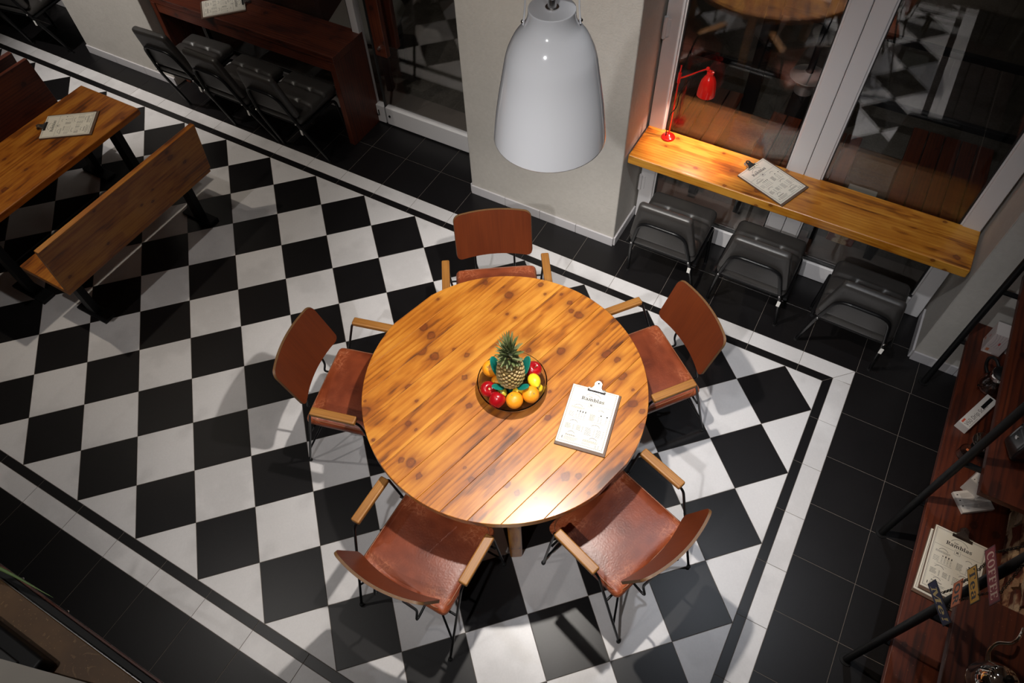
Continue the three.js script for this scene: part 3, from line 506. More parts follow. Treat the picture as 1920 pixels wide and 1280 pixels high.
function makeBlackChair(label, group) {
  const c = thing('black_chair', label, 'chair', [0, 0, 0], 0, group); // faces -z, origin under the seat centre
  const seam = (v, a) => 0.011 * Math.exp(-(((v - a) / 0.05) ** 2));
  const tuft = (a, b) => { let y = 0.012 * (1 - a * a * a * a) * (1 - b ** 4); y -= seam(b, -0.33) + seam(b, 0.33); for (const i of [-0.36, 0.36]) for (const j of [-0.33, 0.33]) y -= 0.014 * Math.exp(-(((a - i) / 0.09) ** 2) - ((b - j) / 0.09) ** 2); return y; };
  part(c, 'seat', cushion(0.40, 0.075, 0.42, 0.034, tuft, 40, 40).translate(0, 0.435, 0), mats.upholstery, 'quilted black leather seat');
  const b = cushion(0.40, 0.05, 0.34, 0.024, () => 0, 18, 18, 0.26); // lies flat, then stood up: -z end becomes bottom
  b.rotateX(Math.PI / 2); b.rotateX(0.24); const back = part(c, 'backrest', b.translate(0, 0.635, 0.235), mats.upholstery, 'padded black leather back');
  back.geometry.computeBoundingBox();
  const tubeR = 0.0105;
  part(c, 'back_frame', rod([[-0.215, 0.012, 0.07], [-0.178, 0.40, 0.21], [-0.128, 0.665, 0.28], [0.128, 0.665, 0.28], [0.178, 0.40, 0.21], [0.215, 0.012, 0.07]], tubeR, { rad: 0.07, sides: 10 }), mats.blackMetal);
  for (const s of [-1, 1]) {
    part(c, 'leg', rod([[s * 0.205, 0.395, 0.2], [s * 0.2, 0.39, -0.15], [s * 0.21, 0.012, -0.2]], tubeR, { rad: 0.05, sides: 10 }), mats.blackMetal);
    for (const z of [0.07, -0.2]) part(c, 'foot', cyl(0.011, 0.0125, 0.016, s * (z > 0 ? 0.215 : 0.21), 0, z, 12), mats.rubber);
    part(c, 'fixing_bolt', sphere(0.007, s * 0.174, 0.43, 0.23, 10, 8), mats.steel);
  }
  part(c, 'cross_tube', rod([[-0.2, 0.388, -0.1], [0.2, 0.388, -0.1]], 0.009, { sides: 8 }), mats.blackMetal);
  part(c, 'tag_plate', box(0.018, 0.042, 0.0025, 0.184, 0.35, 0.2105, 0.0008), mats.white, 'small white tag');
  part(c, 'seat_board', box(0.37, 0.012, 0.39, 0, 0.392, 0, 0.003), mats.blackMatte);
  return c;
}
{
  const g1 = 'black chairs at the pine window counter', g2 = 'black chairs at the dark panel counter', g3 = 'black chairs beyond the left pier';
  const first = makeBlackChair('black leather chair at pine window counter, beside the middle plaster pier', g1); first.position.set(-1.105, 0, -0.315); first.rotation.y = 0.02;
  copyOf(first, [-0.575, 0, -0.322], 0.0, 'black leather chair at pine window counter, between two other black chairs', g1);
  copyOf(first, [0.0, 0, -0.275], -0.03, 'black leather chair at pine window counter, closest to the shelf rack', g1);
  copyOf(first, [-4.87, 0, -0.27], 0.05, 'black leather chair at dark panel counter, in front of the cream pier edge', g2);
  copyOf(first, [-4.36, 0, -0.235], 0.0, 'black leather chair at dark panel counter, second one from the pier', g2);
  copyOf(first, [-3.885, 0, -0.24], 0.0, 'black leather chair at dark panel counter, beside its solid end panel', g2);
  copyOf(first, [-6.72, 0, -0.28], 0.15, 'black leather chair just beyond the edge of the left pier', g3);
  copyOf(first, [-7.32, 0, -0.28], 0.1, 'black leather chair farther along the glazing beyond the left pier', g3);
}

// ---------------------------------------------------------------- bench table and benches
{
  const t = thing('bench_table', 'long narrow pine table with a menu, between wooden benches', 'table', [-4.62, 0, 1.28]);
  part(t, 'table_top', grain(new RoundedBoxGeometry(0.52, 0.042, 1.36, 2, 0.006).translate(0, 0.729, 0), 'z', 1.8, 0.9, 0.2, 0.6), mats.bench);
  for (const z of [-0.58, 0.44]) { part(t, 'leg', [box(0.09, 0.67, 0.05, 0, 0.357, z, 0.003)], mats.blackMatte); part(t, 'foot_plate', box(0.3, 0.022, 0.09, 0, 0.011, z, 0.004), mats.blackMatte); part(t, 'support_arm', box(0.4, 0.03, 0.06, 0, 0.692, z, 0.003), mats.blackMatte); }
  const mk = (label, wood) => {
    const b = thing('wooden_bench', label, 'bench', [0, 0, 0]); // backrest at +x
    part(b, 'seat', grain(new RoundedBoxGeometry(0.40, 0.04, 1.16, 2, 0.005).translate(0, 0.43, 0), 'z', 1.8, 0.9, 0.5, 0.1), wood);
    const g = grain(new RoundedBoxGeometry(0.034, 0.36, 1.16, 2, 0.004), 'z', 1.8, 0.9, 0.3, 0.55); g.rotateZ(-0.13); part(b, 'backrest', g.translate(0.222, 0.626, 0), wood);
    for (const z of [-0.47, 0.47]) { part(b, 'leg', box(0.08, 0.39, 0.045, 0, 0.215, z, 0.003), mats.blackMatte); part(b, 'foot_plate', box(0.26, 0.02, 0.08, 0, 0.01, z, 0.004), mats.blackMatte);  }
    return b;
  };
  const b = mk('honey pine bench with its backrest towards the round table', mats.bench); b.position.set(-4.125, 0, 1.175);
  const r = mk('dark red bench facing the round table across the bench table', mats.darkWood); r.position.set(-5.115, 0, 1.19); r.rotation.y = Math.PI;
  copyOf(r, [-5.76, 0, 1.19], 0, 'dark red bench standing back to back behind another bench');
}

// ---------------------------------------------------------------- menus on clipboards
function paper(w, h, draw, tint) { const c = document.createElement('canvas'); c.width = w; c.height = h; const x = c.getContext('2d'); x.fillStyle = tint; x.fillRect(0, 0, w, h); draw(x, w, h); const t = new THREE.CanvasTexture(c); t.colorSpace = THREE.SRGBColorSpace; t.wrapS = t.wrapT = THREE.ClampToEdgeWrapping; return t; }
const menuTex = paper(840, 1188, (x, w, h) => {
  const ink = '#15100d'; x.strokeStyle = ink; x.fillStyle = ink; x.lineWidth = 5; x.strokeRect(28, 28, w - 56, h - 56); x.lineWidth = 2; x.strokeRect(44, 44, w - 88, h - 88);
  x.textAlign = 'center'; x.font = 'bold 96px serif'; x.fillText('Ramblas', w / 2 + 4, 268); x.font = 'bold 40px serif'; x.fillText('Las', w / 2 - 50, 196); x.font = '18px serif'; x.fillText('®', w / 2 + 205, 220);
  const arc = (cx, cy, r) => { x.lineWidth = 6; x.beginPath(); x.arc(cx, cy, r, Math.PI * 1.18, Math.PI * 1.82); x.stroke(); };
  arc(w / 2, 260, 160);
  x.lineWidth = 3; x.beginPath(); x.moveTo(46, 335); x.lineTo(w / 2 - 60, 335); x.moveTo(w / 2 + 60, 335); x.lineTo(w - 46, 335); x.stroke();
  x.strokeRect(w / 2 - 46, 300, 92, 92); x.lineWidth = 6; x.beginPath(); x.moveTo(w / 2 - 26, 372); x.lineTo(w / 2 + 24, 322); x.moveTo(w / 2 - 26, 322); x.lineTo(w / 2 + 24, 372); x.stroke(); x.beginPath(); x.arc(w / 2, 346, 14, 0, 7); x.stroke();
  const rr = rng(5), line = (x0, y, L, t = 5) => { x.globalAlpha = 0.75; let p = x0; while (p < x0 + L) { const k = Math.min(8 + rr() * 22, x0 + L - p); x.fillRect(p, y, k, t); p += k + 4; } x.globalAlpha = 1; };
  const block = (x0, y0, L, n, dy = 13, t = 5) => { for (let i = 0; i < n; i++) line(x0, y0 + i * dy, L * (0.75 + 0.25 * rr()), t); };
  const cols = (x0, y0, n, m, dx = 46, dy = 30) => { for (let i = 0; i < n; i++) for (let j = 0; j < m; j++) line(x0 + i * dx, y0 + j * dy, 22, 7); };
  arc(210, 470, 85); block(90, 440, 250, 3); arc(620, 460, 60);
  for (let i = 0; i < 4; i++) { x.fillRect(212 + i * 48, 500 + (i ? 0 : 12), 16, i ? 36 : 18); } cols(205, 556, 4, 4, 48, 26); block(80, 560, 110, 4, 26, 6); block(150, 664, 240, 1);
  block(450, 520, 100, 8, 17, 7); for (let i = 0; i < 2; i++) { x.beginPath(); x.arc(640 + i * 110, 505, 13, 0, 7); x.fill(); } cols(600, 540, 2, 5, 50, 26); cols(735, 540, 1, 4, 50, 30); block(520, 664, 230, 1);
  line(120, 712, 200, 3); line(490, 712, 200, 3); arc(210, 800, 85); arc(600, 800, 90);
  block(80, 800, 110, 6, 17, 7); cols(215, 800, 1, 6, 40, 19); block(280, 800, 80, 6, 17, 7); cols(380, 800, 1, 6, 40, 19);
  block(440, 800, 130, 6, 26, 8); cols(590, 800, 1, 6, 40, 26); block(640, 800, 90, 6, 26, 8); cols(750, 800, 1, 6, 40, 26);
  line(120, 930, 200, 3); line(490, 975, 200, 3); arc(220, 1010, 70); x.font = 'bold 40px serif'; x.fillText('Ramblas', 220, 1032); x.fillRect(84, 1060, 12, 50); block(120, 1055, 250, 5, 15); arc(620, 1050, 80); block(450, 1030, 300, 4, 12); block(440, 1096, 170, 2, 17); cols(680, 1092, 2, 3, 50, 18);
}, '#e4ded0');
const menuMat = M(0xffffff, 0.7, 0, { map: menuTex });
function makeClipboard(label, group, metal = mats.steel) { // page reads with its head at -z
  const c = thing('menu_clipboard', label, 'clipboard', [0, 0, 0], 0, group);
  part(c, 'board', box(0.224, 0.008, 0.313, 0, 0.004, 0, 0.002), mats.board, 'dark wooden board');
  part(c, 'paper_stack', box(0.21, 0.0022, 0.297, -0.004, 0.0091, -0.006, 0), mats.white);
  const pg = new THREE.PlaneGeometry(0.2092, 0.2962); pg.rotateX(-Math.PI / 2); const sheet = merge([pg, box(0.2092, 0.0008, 0.2962, 0, -0.0006, 0, 0)]); // page on a thin sheet
  { const uv = sheet.attributes.uv; for (let i = 6; i < uv.count; i++) uv.setXY(i, 0.01, 0.01); }
  part(c, 'menu_page', sheet.translate(-0.005, 0.0113, -0.007), menuMat, 'printed menu page');
  const clip = part(c, 'clip', [box(0.082, 0.0025, 0.016, 0, 0.0125, -0.143, 0.001), box(0.082, 0.016, 0.0025, 0, 0.006, -0.158, 0.001)], metal);
  const sh = new THREE.Shape(); sh.moveTo(-0.036, 0); sh.lineTo(0.036, 0); sh.quadraticCurveTo(0.018, 0.008, 0.017, 0.022); sh.absarc(0, 0.032, 0.0165, -0.3, Math.PI + 0.3, false); sh.quadraticCurveTo(-0.018, 0.008, -0.036, 0); const hole = new THREE.Path(); hole.absarc(0, 0.036, 0.004, 0, Math.PI * 2, true); sh.holes.push(hole);
  const eg = new THREE.ExtrudeGeometry(sh, { depth: 0.0014, bevelEnabled: false, curveSegments: 10 });
  const up = eg.clone().rotateX(-Math.PI / 2 + 0.22).translate(0, 0.0125, -0.147), low = eg.clone().rotateX(-Math.PI / 2 + 0.03).translate(0, 0.003, -0.152);
  part(clip, 'grip', [up], metal); part(clip, 'grip', [low], metal);
  part(clip, 'spring', rod([[-0.02, 0.012, -0.157], [0.02, 0.012, -0.157]], 0.004, { sides: 8 }), metal);
  return c;
}
{
  const grp = 'menu clipboards';
  const first = makeClipboard('menu clipboard lying on the round table beside the fruit bowl', grp); first.position.set(-0.927, 0.7502, 1.2495); first.rotation.y = 0.193;
  copyOf(first, [-0.68, 0.7502, -0.57], 1.19, 'menu clipboard lying on the pine window counter', grp);
  copyOf(first, [-4.615, 0.7502, 0.92], 2.195, 'menu clipboard lying on the long bench table', grp);
  copyOf(first, [-4.69, 0.7352, -0.53], -0.768, 'menu clipboard lying on the dark panel counter', grp);
}

// ---------------------------------------------------------------- fruit bowl
{
  const BX = -1.298, BZ = 1.268, TY = 0.7502;
  const b = thing('fruit_bowl', 'round clear glass fruit bowl on the round table', 'bowl', [BX, TY, BZ]);
  part(b, 'bowl_body', lathe([[0, 0.0005], [0.085, 0.0005], [0.112, 0.008], [0.142, 0.03], [0.1525, 0.058], [0.1545, 0.065], [0.1565, 0.068], [0.1568, 0.071], [0.1552, 0.0732], [0.1528, 0.0733], [0.151, 0.0712], [0.1503, 0.067], [0.1485, 0.06], [0.138, 0.034], [0.11, 0.0125], [0.08, 0.0052], [0, 0.005]], 72), mats.clearGlass);
  const dim = dataTexture(128, 128, (s, t) => 0.5 + 0.5 * noise(s * 60, t * 60, 3), false);
  const orange = M([0.83, 0.3, 0.012], 0.42, 0, { bumpMap: dim, bumpScale: 0.0008 }), lemon = M([0.85, 0.6, 0.02], 0.4, 0, { bumpMap: dim, bumpScale: 0.0006 }), lime = M([0.5, 0.42, 0.03], 0.42), appleTex = dataTexture(128, 64, (s, t) => { const k = fbm(s * 12, t * 4, 3, 3); return mix3([0.72, 0.07, 0.1], [0.5, 0.03, 0.07], k); }), apple = M(0xffffff, 0.25, 0, { map: appleTex, clearcoat: 0.3 }), stem = M([0.2, 0.17, 0.06], 0.8), calyx = M([0.5, 0.38, 0.16], 0.7);
  const put = (name, label, x, y, z, tilt, turn, group) => thing(name, label, 'fruit', [x, y, z], turn, group);
  const ORANGE = (r) => lathe([[0, -r * 0.95], [r * 0.4, -r * 0.9], [r * 0.8, -r * 0.6], [r, 0], [r * 0.82, r * 0.58], [r * 0.45, r * 0.88], [r * 0.12, r * 0.95], [0, r * 0.92]].map((v) => v), 28);
  const smoothLathe = (pts, n = 28) => lathe(new THREE.SplineCurve(pts.map(([r, y]) => new THREE.Vector2(r, y))).getPoints(26).map((v) => [v.x, v.y]), n);
  const orangeG = smoothLathe([[0, -0.036], [0.018, -0.0335], [0.033, -0.019], [0.038, 0], [0.033, 0.0195], [0.018, 0.034], [0.004, 0.0365], [0, 0.0355]]);
  const lemonG = smoothLathe([[0, -0.045], [0.004, -0.042], [0.011, -0.036], [0.024, -0.022], [0.0295, 0], [0.024, 0.022], [0.012, 0.035], [0.006, 0.041], [0, 0.044]]);
  const appleG = smoothLathe([[0, -0.028], [0.008, -0.033], [0.019, -0.034], [0.031, -0.02], [0.037, 0.003], [0.033, 0.022], [0.02, 0.032], [0.009, 0.03], [0.002, 0.023], [0, 0.022]]);
  const tilt = (o, rx, rz) => { o.rotation.order = 'YXZ'; o.rotation.x = rx; o.rotation.z = rz; };
  const fruit = (kind, label, x, y, z, turn, rx = 0, rz = 0, group) => {
    const o = put(kind, label, x, y, z, 0, turn, group); tilt(o, rx, rz);
    if (kind === 'orange') { part(o, 'flesh', orangeG, orange); part(o, 'stem_end', cyl(0.0045, 0.003, 0.003, 0, 0.0345, 0, 8), stem); }
    if (kind === 'lemon') { part(o, 'flesh', lemonG, lemon); part(o, 'tip', sphere(0.004, 0, 0.042, 0, 8, 6), stem); }
    if (kind === 'lime') { part(o, 'flesh', lemonG, lime); part(o, 'tip', sphere(0.0035, 0, 0.042, 0, 8, 6), stem); }
    if (kind === 'apple') { part(o, 'flesh', appleG, apple); part(o, 'stem', rod([[0, 0.02, 0], [0.002, 0.033, 0.001], [0.006, 0.042, 0.002]], 0.0015, { sides: 6 }), stem); }
    if (kind === 'pomegranate') { part(o, 'flesh', appleG, apple); const cr = []; for (let k = 0; k < 6; k++) { const g = new THREE.ConeGeometry(0.004, 0.014, 5); g.rotateX(0.9); g.translate(0, 0.026, 0.008); g.rotateY(k * Math.PI / 3); cr.push(g); } part(o, 'crown', cr, calyx); }
    return o;
  };
  const Y = TY + 0.048, small = (o, k) => o.scale.setScalar(k);
  fruit('orange', 'orange at the back of the fruit bowl behind a teal petal', -1.412, Y + 0.03, 1.262, 0.4, 0.4, 0.3, 'oranges in the bowl');
  fruit('pomegranate', 'pomegranate with pale crown in the fruit bowl', -1.374, Y + 0.012, 1.352, 0.9, 0.55, -0.1);
  fruit('apple', 'large red apple at the front rim of the fruit bowl', -1.310, Y + 0.018, 1.382, 2.2, 0.9, -0.7);
  fruit('orange', 'orange at the front of the bowl between apple and another orange', -1.243, Y + 0.012, 1.345, 1.0, -0.3, 0.2, 'oranges in the bowl');
  fruit('orange', 'orange leaning on the lemons in the bowl', -1.193, Y + 0.016, 1.288, 1.9, 0.5, 0.3, 'oranges in the bowl');
  small(fruit('lemon', 'bright yellow lemon above another fruit by the bowl rim', -1.208, Y + 0.036, 1.228, 0.3, 1.4, -0.6, 'lemons in the bowl'), 0.95);
  small(fruit('lemon', 'bright yellow lemon beneath the petal stand in the bowl', -1.252, Y - 0.002, 1.285, -0.5, 1.3, 0.2, 'lemons in the bowl'), 0.8);
  small(fruit('lemon', 'bright yellow lemon squeezed against the bowl rim', -1.19, Y - 0.008, 1.235, 0.1, 1.2, 0.6, 'lemons in the bowl'), 0.75);
  fruit('apple', 'red apple at the back of the bowl beside a teal petal', -1.240, Y + 0.03, 1.176, 0.5, 0.1, -0.3);
  small(fruit('lime', 'olive green lime behind the large red apple', -1.316, Y - 0.004, 1.328, 1.2, 1.45, 0.4), 0.75);
  small(fruit('orange', 'orange half hidden under the pineapple', -1.362, Y - 0.002, 1.29, 1.2, 0.2, 0.1, 'oranges in the bowl'), 0.75);
  // petal stand holding the pineapple
  const PX = -1.304, PZ = 1.268, PY = TY + 0.0055;
  const st = thing('petal_stand', 'teal stand with four petals holding the pineapple', 'stand', [PX, PY, PZ]);
  const teal = M([0.005, 0.19, 0.15], 0.35, 0, { side: THREE.DoubleSide });
  part(st, 'cup', lathe([[0, 0], [0.03, 0], [0.026, 0.006], [0.018, 0.03], [0.03, 0.05], [0.05, 0.068], [0.047, 0.068], [0.028, 0.054], [0, 0.05]], 28), M([0.003, 0.06, 0.045], 0.4));
  for (const [az, h, wv] of [[3.18, 0.135, 0.026], [0.971, 0.135, 0.026], [-1.9, 0.085, 0.02], [-0.25, 0.085, 0.02]]) { // angle: 0 = +x, positive towards -z
    const sh = new THREE.Shape(); sh.absellipse(0, h * 0.5, wv, h * 0.5, 0, Math.PI * 2); const g = new THREE.ExtrudeGeometry(sh, { depth: 0.003, bevelEnabled: true, bevelSize: 0.001, bevelThickness: 0.001, bevelSegments: 1, curveSegments: 16 });
    g.rotateX(0.0); const lean = h > 0.11 ? 0.36 : 0.75; g.rotateX(lean); g.translate(0, 0.06, 0.045); g.rotateY(az + Math.PI / 2); part(st, 'petal', g, teal, 'teal leaf shaped petal');
  }
  const p = thing('pineapple', 'ripe pineapple standing upright in the fruit bowl', 'fruit', [PX, PY + 0.056, PZ]);
  const H = 0.18, prof = (t) => 0.06 * Math.pow(Math.max(1 - Math.pow(Math.abs(t * 2 - 1), 3.0), 0), 0.42) * (1.08 - 0.2 * t);
  const bp = []; for (let i = 0; i <= 24; i++) bp.push([prof(i / 24) * 0.97, i / 24 * H]); const bodyM = M([0.13, 0.085, 0.02], 0.7), eyeM = [M([0.42, 0.3, 0.12], 0.6), M([0.36, 0.27, 0.1], 0.6), M([0.47, 0.35, 0.17], 0.6)];
  const body = part(p, 'rind', lathe(bp, 32), bodyM);
  const eyeG = new THREE.OctahedronGeometry(0.0092, 1); eyeG.scale(1, 0.8, 0.55); const r5 = rng(77);
  for (let row = 0; row < 13; row++) for (let k = 0; k < 14; k++) { const t = (row + 0.75) / 13.6, a = (k + (row & 1) * 0.5) / 14 * Math.PI * 2, rr = prof(t); const m = part(body, 'eye', eyeG, eyeM[Math.floor(r5() * 3)]); m.position.set(Math.cos(a) * rr, t * H, Math.sin(a) * rr); m.rotation.y = -a + Math.PI / 2; m.scale.setScalar(0.55 + 0.45 * rr / 0.056); }
  const leafM = [M([0.1, 0.13, 0.045], 0.5, 0, { side: THREE.DoubleSide }), M([0.16, 0.18, 0.08], 0.5, 0, { side: THREE.DoubleSide })], crown = new THREE.Group(); crown.name = 'crown'; p.add(crown);
  for (let k = 0; k < 64; k++) {
    const t = k / 64, a = k * 2.39996, L = 0.028 + 0.085 * t, w0 = 0.011 - 0.004 * t, lean = 1.0 - 0.9 * t, r0 = 0.026 * (1 - t * 0.85), y0 = H - 0.016 + 0.1 * t;
    const pos = [], idx = []; const n = 5; for (let i = 0; i <= n; i++) { const s = i / n, bend = lean + (1 - t) * 0.5 * s, w = w0 * (1 - s ** 1.7); const rr = r0 + Math.sin(bend) * L * s, y = y0 + Math.cos(bend) * L * s; for (const e of [-1, 0, 1]) { const off = e === 0 ? -0.003 * (1 - s) : 0; pos.push(Math.cos(a) * (rr + off) - Math.sin(a) * w * e, y, Math.sin(a) * (rr + off) + Math.cos(a) * w * e); } }
    for (let i = 0; i < n; i++) for (let e = 0; e < 2; e++) { const q = i * 3 + e; idx.push(q, q + 1, q + 3, q + 3, q + 1, q + 4); }
    const g = new THREE.BufferGeometry(); g.setAttribute('position', new THREE.Float32BufferAttribute(pos, 3)); g.setIndex(idx); g.computeVertexNormals(); part(crown, 'leaf', plain(g), leafM[k % 2]);
  }
}

// ---------------------------------------------------------------- red desk lamp on the window counter
{
  const l = thing('desk_lamp', 'small glossy red desk lamp on the pine window counter', 'lamp', [-1.331, 0.7502, -0.655]);
  part(l, 'base', lathe([[0, 0], [0.04, 0], [0.041, 0.006], [0.034, 0.014], [0.016, 0.018], [0.009, 0.026], [0, 0.028]], 32), mats.red);
  part(l, 'rod', rod([[0, 0.02, 0], [0, 0.475, 0]], 0.0042, { sides: 10 }), mats.red);
  part(l, 'slider', [cyl(0.009, 0.009, 0.06, 0, 0.37, 0, 14)], mats.red);
  part(l, 'arm', rod([[0, 0.395, 0], [0.135, 0.485, -0.02]], 0.0045, { sides: 10 }), mats.red);
  const sx = 0.155, sz = -0.022, top = 0.478, prof = [[0.05, 0], [0.0495, 0.02], [0.047, 0.05], [0.041, 0.08], [0.031, 0.102], [0.0215, 0.116], [0.019, 0.123], [0.019, 0.136], [0.0001, 0.137]];
  const cv = new THREE.SplineCurve(prof.slice(0, 8).map(([r, y]) => new THREE.Vector2(r, y))).getPoints(36).map((v) => [v.x, v.y]);
  const sh = part(l, 'shade', lathe([...cv, [0.0001, 0.137]], 40).translate(sx, top - 0.145, sz), mats.red, 'red bell shade');
  part(sh, 'inner_shade', lathe([...cv.map(([r, y]) => [Math.max(r - 0.0018, 0.0002), y + 0.0004]), [0.0001, 0.13]], 32).translate(sx, top - 0.145, sz), M([0.75, 0.03, 0.02], 0.6));
  part(l, 'pivot', [sphere(0.011, 0.137, 0.486, -0.02, 14, 10), rod([[0.137, 0.486, -0.02], [sx, top - 0.005, sz]], 0.007)], mats.red);
  part(l, 'cord', rod(new THREE.CatmullRomCurve3([V3(-0.012, 0.012, 0.012), V3(-0.014, 0.1, 0.014), V3(-0.006, 0.17, 0.02), V3(0.022, 0.24, 0.024), V3(0.024, 0.31, 0.02), V3(0.05, 0.39, 0.012), V3(0.085, 0.447, -0.006), V3(0.13, 0.477, -0.018)]).getPoints(40), 0.0028, { sides: 6 }), mats.blackMatte);
  const em = M([1, 0.9, 0.8], 0.4); em.emissive = new THREE.Color().setRGB(...DESK_LAMP.color); em.emissiveIntensity = 5; part(l, 'bulb', sphere(0.014, sx, top - 0.068, sz, 14, 10), em);
  const p = new THREE.PointLight(new THREE.Color().setRGB(...DESK_LAMP.color), DESK_LAMP.candela, 0, 2); p.name = 'desk_light'; p.position.set(sx, top - 0.088, sz); p.castShadow = true; p.shadow.radius = 0.6; l.add(p);
}

// ---------------------------------------------------------------- shelf rack along the brick wall and what stands on it
const SX = 0.572, SH1 = 0.45, SH2 = 0.86;
{
  const s = thing('shelf_rack', 'wall rack of dark wooden shelves on black steel uprights', 'shelf', [0, 0, 0]);
  part(s, 'shelf', grain(box(0.325, 0.03, 3.1, 0.53 + 0.1625, SH1 - 0.015, 1.155, 0.003), 'z', 1.8, 0.9), mats.darkWood);
  part(s, 'shelf', grain(box(0.284, 0.03, 1.255, SX + 0.142, SH2 - 0.015, 0.2375, 0.003), 'z', 1.8, 0.9, 0.3), mats.darkWood);
  part(s, 'shelf', grain(box(0.284, 0.03, 1.43, SX + 0.142, SH2 - 0.015, 1.99, 0.003), 'z', 1.8, 0.9, 0.6), mats.darkWood);
  for (const z of [-0.263, 0.741, 1.415, 2.5]) {
    const u = part(s, 'upright', [cyl(0.0165, 0.0165, 3.2, 0.502, 0.003, z, 16), cyl(0.03, 0.03, 0.005, 0.502, 0, z, 16)], mats.blackMatte);
    for (const y of [SH1 - 0.02, SH2 - 0.02]) part(u, 'bracket', box(0.36, 0.014, 0.024, 0.685, y - 0.018, z, 0.002), mats.blackMatte);
  }
}
const textTex = (w, h, bg, draw) => paper(w, h, draw, bg);
{ // hanging tin signs
  const sign = (name, label, word, bg, fg, font, ax, az, bx, bz, y, hgt, border, dy = 0) => {
    const L = Math.hypot(bx - ax, bz - az), cx = (ax + bx) / 2, cz = (az + bz) / 2;
    const o = thing(name, label, 'sign', [cx, y + hgt / 2, cz], Math.atan2(-(bz - az), bx - ax) + 0, 'hanging tin signs');
    // local +x runs from a to b, the printed face looks along local +z turned to the room
    const W = 640, Hh = Math.round(640 * hgt / L);
    const t = textTex(W, Hh, bg, (x) => { if (border) { x.strokeStyle = border; x.lineWidth = 14; x.strokeRect(7, 7, W - 14, Hh - 14); } x.fillStyle = fg; x.textAlign = 'center'; x.textBaseline = 'alphabetic'; x.font = font; const m = x.measureText(word).width; x.save(); x.translate(W / 2, Hh * 0.8 + dy); const k = Math.min((W * 0.86) / m, 3); x.scale(k, 1); x.fillText(word, 0, 0); x.restore(); });
    const mat = M(0xffffff, 0.45, 0, { map: t });
    part(o, 'plate', box(L, hgt, 0.002, 0, 0, 0, 0.0005), M(border || bg, 0.5));
    const f = new THREE.PlaneGeometry(L - 0.002, hgt - 0.002); f.rotateY(Math.PI); f.translate(0, 0, -0.0014); // seen from the room side
    const uv = f.attributes.uv; part(o, 'lettering', f, mat, `lettering reading ${word}`);
    return o;
  };
  // a is the far end, b the near end; the room looks along +x at the plates
  const F = (ax, az, bx, bz) => [ax, az, bx, bz];
  // direction b->a so that local -z faces the room
  sign('coffee_sign', 'dark red tin sign reading COFFEE hanging on the rack upright', 'COFFEE', '#982536', '#f3d9ce', 'bold 205px serif', 0.495, 1.529, 0.455, 1.36, 1.30, 0.062, '#5d0f22');
  sign('tea_sign', 'yellow tin sign reading Tea hanging below the red one', 'Tea', '#e2b22a', '#150f0a', 'bold 300px serif', 0.484, 1.503, 0.456, 1.392, 1.2, 0.06, '#4a3a14');
  sign('or_sign', 'small orange tin sign reading OR between yellow and navy signs', 'OR', '#de7734', '#1a1412', 'bold 380px sans-serif', 0.469, 1.494, 0.464, 1.405, 1.1, 0.062, '#a34f20');
  sign('me_sign', 'navy blue tin sign reading Me! hanging lowest of the four', 'Me!', '#15225a', '#f0dc98', 'bold italic 230px serif', 0.506, 1.503, 0.432, 1.382, 0.97, 0.06, '#0a1230');
  const ch = thing('sign_chain', 'thin dark chain holding the hanging tin signs', 'chain', [0, 0, 0]);
  const link = new THREE.TorusGeometry(0.006, 0.0014, 5, 10); link.scale(0.7, 1, 1); const cm = M([0.05, 0.04, 0.03], 0.4, 0.9);
  const chain = (a, b) => { const n = Math.max(2, Math.round(V3(...a).distanceTo(V3(...b)) / 0.0095)); for (let k = 0; k <= n; k++) { const m = part(ch, 'link', link, cm); m.position.set(...a.map((v, i) => v + (b[i] - v) * k / n)); m.rotation.y = (k & 1) * Math.PI / 2; } };
  chain([0.462, 1.366, 1.385], [0.484, 1.52, 1.405]); chain([0.49, 1.366, 1.505], [0.489, 1.52, 1.425]); chain([0.463, 1.264, 1.41], [0.464, 1.296, 1.4]); chain([0.478, 1.264, 1.488], [0.484, 1.296, 1.49]); chain([0.464, 1.166, 1.42], [0.464, 1.196, 1.42]); chain([0.468, 1.166, 1.482], [0.474, 1.196, 1.482]); chain([0.46, 1.036, 1.42], [0.464, 1.096, 1.425]); chain([0.485, 1.036, 1.47], [0.468, 1.096, 1.475]);
  part(ch, 'hook', rod([[0.484, 1.52, 1.405], [0.475, 1.535, 1.415], [0.484, 1.52, 1.425]], 0.0016, { sides: 6 }), cm);
}
